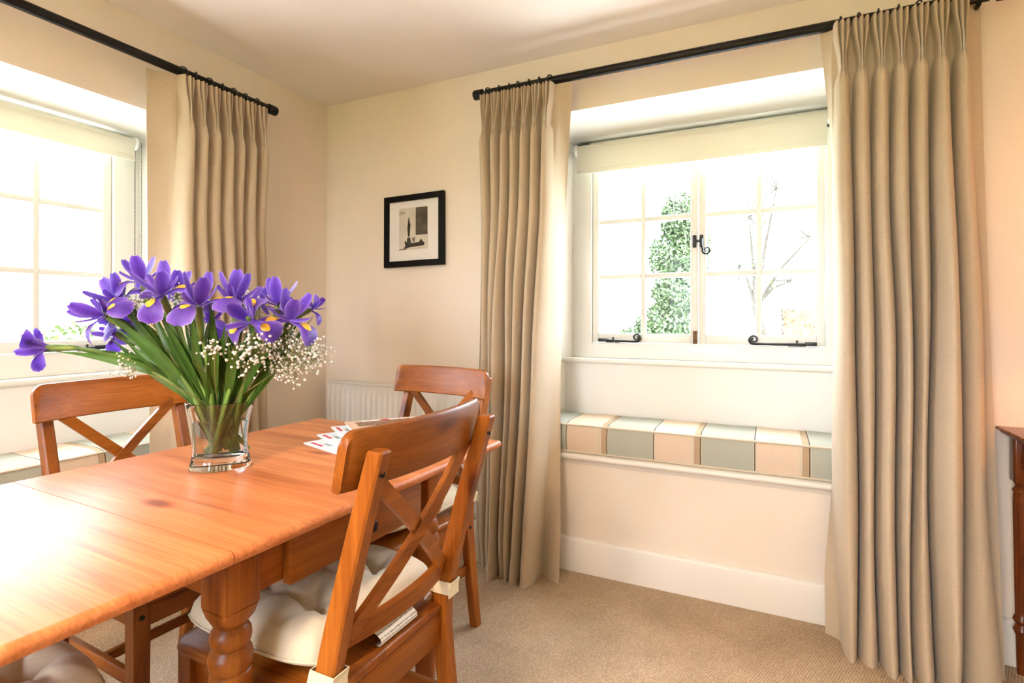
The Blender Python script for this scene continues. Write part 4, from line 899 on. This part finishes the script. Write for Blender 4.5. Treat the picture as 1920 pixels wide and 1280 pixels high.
# ---------------------------------------------------------------- baby's breath
GST = leafmat('gypsophila_stem', (.20, .21, .075)); GFL = plain('gypsophila_white', (.86, .85, .78), .7, .05, 200)
BL = []
for k in range(3):
    bm = bmesh.new(); bmesh.ops.create_icosphere(bm, subdivisions=1, radius=1); r_ = random.Random(k)
    for v in bm.verts: v.co *= r_.uniform(.7, 1.15)
    BL.append(([v.co.copy() for v in bm.verts], [[v.index for v in f.verts] for f in bm.faces])); bm.free()
def sprig(label, mid, tip_c, rad, nfl, seed, depth_r=.05, size=.0042, start=None):
    r = random.Random(seed); a_ = start or (VC + UP * .15 + Vector((r.uniform(-.02, .02), r.uniform(-.02, .02), 0))); root = empty('baby_breath_sprig', a_, label=label, cat='flower', group="baby's breath sprigs")
    cen = Vector(tip_c); m = MB(); fl = MB(); md = Vector(mid)
    main = [bez([a_, md, cen], k / 10) for k in range(11)]
    m.tube([p - a_ for p in main], [lerp(.0014, .0008, k / 10) for k in range(11)], 5)
    hubs = [bez([a_, md, cen], t) for t in (.62, .72, .82, .9, .97, 1)]
    nb_ = max(4, nfl // 9); cnt = 0
    for b in range(nb_):
        hub = hubs[r.randrange(len(hubs))]; d = Vector((r.gauss(0, 1), r.gauss(0, 1), r.gauss(0, 1))).normalized()
        e = cen + RT * d.dot(RT) * rad[0] * r.uniform(.45, .9) + UP * d.z * rad[1] * r.uniform(.45, .9) + FW * d.dot(FW) * depth_r * r.uniform(.4, .9)
        kn = hub.lerp(e, .5) + UP * .008; m.tube([bez([hub, kn, e], k / 5) - a_ for k in range(6)], .0006, 4)
        for f_ in range(nfl // nb_ + 1):
            q = e + Vector((r.gauss(0, 1), r.gauss(0, 1), r.gauss(0, 1))) * .0125; s0 = bez([hub, kn, e], r.uniform(.6, 1))
            m.tube([s0 - a_, s0.lerp(q, .5) - a_ + UP * .002, q - a_], .00042, 4, False)
            vs, fs = BL[r.randrange(3)]; s_ = size * r.uniform(.55, 1.1); fl.add([q - a_ + v * s_ for v in vs], fs)
    m.build('stem', GST, root); fl.build('blossoms', GFL, root, smooth=True, kind='stuff')
sprig("large airy cloud of baby's breath at the right of the bouquet", at(490, 720, 1.28), at(556, 668, 1.27), (.072, .066), 480, 1, .07, .0036)
sprig("baby's breath sprig at the lower right against the leaves", at(455, 740, 1.22), at(472, 662, 1.19), (.05, .04), 110, 2, .03)
sprig("baby's breath sprig below the two yellow marked falls", at(400, 720, 1.22), at(404, 645, 1.18), (.022, .032), 30, 3, .02)
sprig("few baby's breath blossoms hanging low over the left chair back", at(300, 700, 1.24), at(243, 695, 1.24), (.028, .035), 34, 4, .02, .0034)
sprig("baby's breath among the upper stems under the central irises", at(380, 690, 1.34), at(340, 575, 1.36), (.07, .035), 100, 5, .04)
sprig("baby's breath peeping between the right hand irises", at(430, 690, 1.36), at(455, 565, 1.34), (.055, .03), 90, 6, .03)
sprig("baby's breath between the left hand irises", at(330, 690, 1.34), at(240, 575, 1.36), (.055, .03), 60, 7, .03)

# ---------------------------------------------------------------- lamps added out of view for extra light (behind and beside the camera)
def pendant():
    root = empty('added_pendant_lamp', (1.55, -2.95, 1.80), label='cream pendant lamp added out of view as fill behind the camera', cat='lamp')
    MB().tube([(0, 0, .27), (0, 0, .50)], .003, 6).build('cord', IRON, root)
    MB().loft([[Vector((r * cos(a_), r * sin(a_), z)) for a_ in [2 * pi * k / 32 for k in range(32)]] for r, z in ((.22, 0), (.14, .27))], True, False).build('shade', LINING, root, smooth=True)
pendant()
def added_table_lamp():
    root = empty('added_table_lamp', (3.2, -.30, .7685), label='added unseen table lamp with linen shade on the console table', cat='lamp')
    MB().lathe([(.06, 0), (.06, .012), (.02, .03), (.045, .10), (.05, .16), (.02, .24), (.012, .30), (.001, .30)], 28).build('base', MAHZ, root, smooth=40)
    MB().loft([[Vector((r * cos(a_), r * sin(a_), z)) for a_ in [2 * pi * k / 32 for k in range(32)]] for r, z in ((.15, .30), (.10, .50))], True, False).build('shade', LINING, root, smooth=True)
added_table_lamp()

# ---------------------------------------------------------------- garden
GRASS = plain('lawn', (.17, .26, .07), .9, .25, .6); BARK = plain('bark', (.055, .042, .032), .9, .3, 20, .5, .02)
MB().b2((-90, -90, -.62), (90, 90, -.60)).build('garden_lawn', GRASS, kind='structure')
BOUNCE = plain('pale_bounce_gravel', (.76, .74, .69), .9, .08, 25)  # pale ground added out of view to bounce daylight onto soffits and ceiling
MB().b2((-4, .55, -.62), (9, 7, -.59)).build('bounce_terrace', BOUNCE, kind='structure')
MB().b2((-7, -9, -.62), (-.55, .54, -.59)).build('bounce_path', BOUNCE, kind='structure')  # same added bounce ground, outside the left window
def leafcloud(rnd, cen, rad, n, size, m):
    for _ in range(n):
        d = Vector((rnd.gauss(0, 1), rnd.gauss(0, 1), rnd.gauss(0, 1))).normalized() * rnd.uniform(.3, 1) ** .5
        p = Vector(cen) + Vector((d.x * rad[0], d.y * rad[1], d.z * rad[2])); a = Vector((rnd.gauss(0, 1), rnd.gauss(0, 1), rnd.gauss(0, 1))).normalized(); b = a.orthogonal().normalized() * size * .45; a = a * size * rnd.uniform(.6, 1.2)
        m.add([p - a, p + b, p + a, p - b], [(0, 1, 2, 3)])
def tree(name, label, base, trunk, blobs, seed, leafcol, n, size, twigs=0):
    rnd = random.Random(seed); root = empty(name, base, label=label, cat='tree' if 'tree' in name else 'shrub', group=None)
    B = Vector(base); t = MB(); t.tube([Vector(p) for p in trunk], [lerp(.14, .03, k / (len(trunk) - 1)) for k in range(len(trunk))], 8)
    for c, r in blobs:
        t.tube([Vector(trunk[len(trunk) // 2]), (Vector(trunk[len(trunk) // 2]) + Vector(c)) / 2 + Vector((0, 0, .15)), Vector(c)], [.05, .035, .015], 6)
        for _ in range(twigs):
            d = Vector((rnd.gauss(0, 1), rnd.gauss(0, .7), rnd.gauss(.2, .8))); e = Vector(c) + d * r[0] * .8
            t.tube([Vector(c), (Vector(c) + e) / 2 + Vector((0, 0, .1)), e], [.018, .012, .005], 4)
    t.build('trunk', BARK, root)
    f = MB()
    for c, r in blobs: leafcloud(rnd, c, r, n, size, f)
    f.build('foliage', leafcol, root, kind='stuff')
G1 = plain('evergreen_leaf', (.062, .090, .036), .6, .3, 4); G2 = plain('spring_leaf', (.085, .105, .035), .6, .3, 4); G3 = plain('copper_hedge_leaf', (.155, .098, .055), .6, .3, 6)
tree('evergreen_tree', 'bushy green tree outside behind the left casement of the back window', (.45, 8.2, -.6), [(0, 0, 0), (.05, 0, .8), (0, 0, 1.6), (.1, 0, 2.6), (.25, 0, 3.6)],
     [((.0, 0, 1.6), (.55, .5, .45)), ((.25, 0, 2.2), (.5, .5, .5)), ((.2, .1, 2.9), (.55, .5, .5)), ((.3, 0, 3.6), (.4, .4, .5)), ((-.5, .1, 1.3), (.4, .4, .3)), ((-.75, .2, 1.15), (.35, .4, .25)), ((-.2, 0, 1.35), (.6, .4, .35)), ((.45, .1, 3.0), (.4, .4, .7)), ((.35, 0, 1.35), (.4, .4, .3))], 1, G1, 1700, .055, 3)
tree('bare_tree', 'sparse budding tree outside behind the right casement of the back window', (2.2, 12, -.6), [(0, 0, 0), (-.05, 0, 1.2), (-.25, 0, 2.0), (-.2, 0, 3.2), (-.1, 0, 4.6)],
     [((.5, 0, 2.6), (.7, .5, .7)), ((-.6, 0, 3.0), (.6, .5, .7)), ((.9, 0, 3.6), (.7, .5, .7)), ((-.4, 0, 4.2), (.7, .5, .6)), ((.2, 0, 4.8), (.8, .5, .6))], 2, G2, 160, .05, 9)
hd = empty('clipped_hedge', (3.02, 14.2, -.6), label='clipped copper coloured hedge outside at the lower right window pane', cat='hedge')
hm_ = MB(); rr_ = random.Random(5)
for _ in range(2600):
    p = Vector((rr_.uniform(-.48, .75), rr_.uniform(-.4, .4), rr_.uniform(0, 2.0))); a = Vector((rr_.gauss(0, 1), rr_.gauss(0, 1), rr_.gauss(0, 1))).normalized(); b = a.orthogonal().normalized() * .03; a = a * .05
    hm_.add([p - a, p + b, p + a, p - b], [(0, 1, 2, 3)])
hm_.build('foliage', G3, hd, kind='stuff'); MB().b2((-.42, -.34, 0), (.70, .34, 1.94)).build('hedge_core', G3, hd)
tree('garden_shrub', 'green shrub outside low in the left window behind the irises', (-8, 2.55, -.6), [(0, 0, 0), (0, 0, .8), (.05, 0, 1.3)], [((0, 0, 1.25), (.5, .5, .4)), ((.1, .5, 1.1), (.5, .4, .4))], 4, G2, 300, .07, 3)
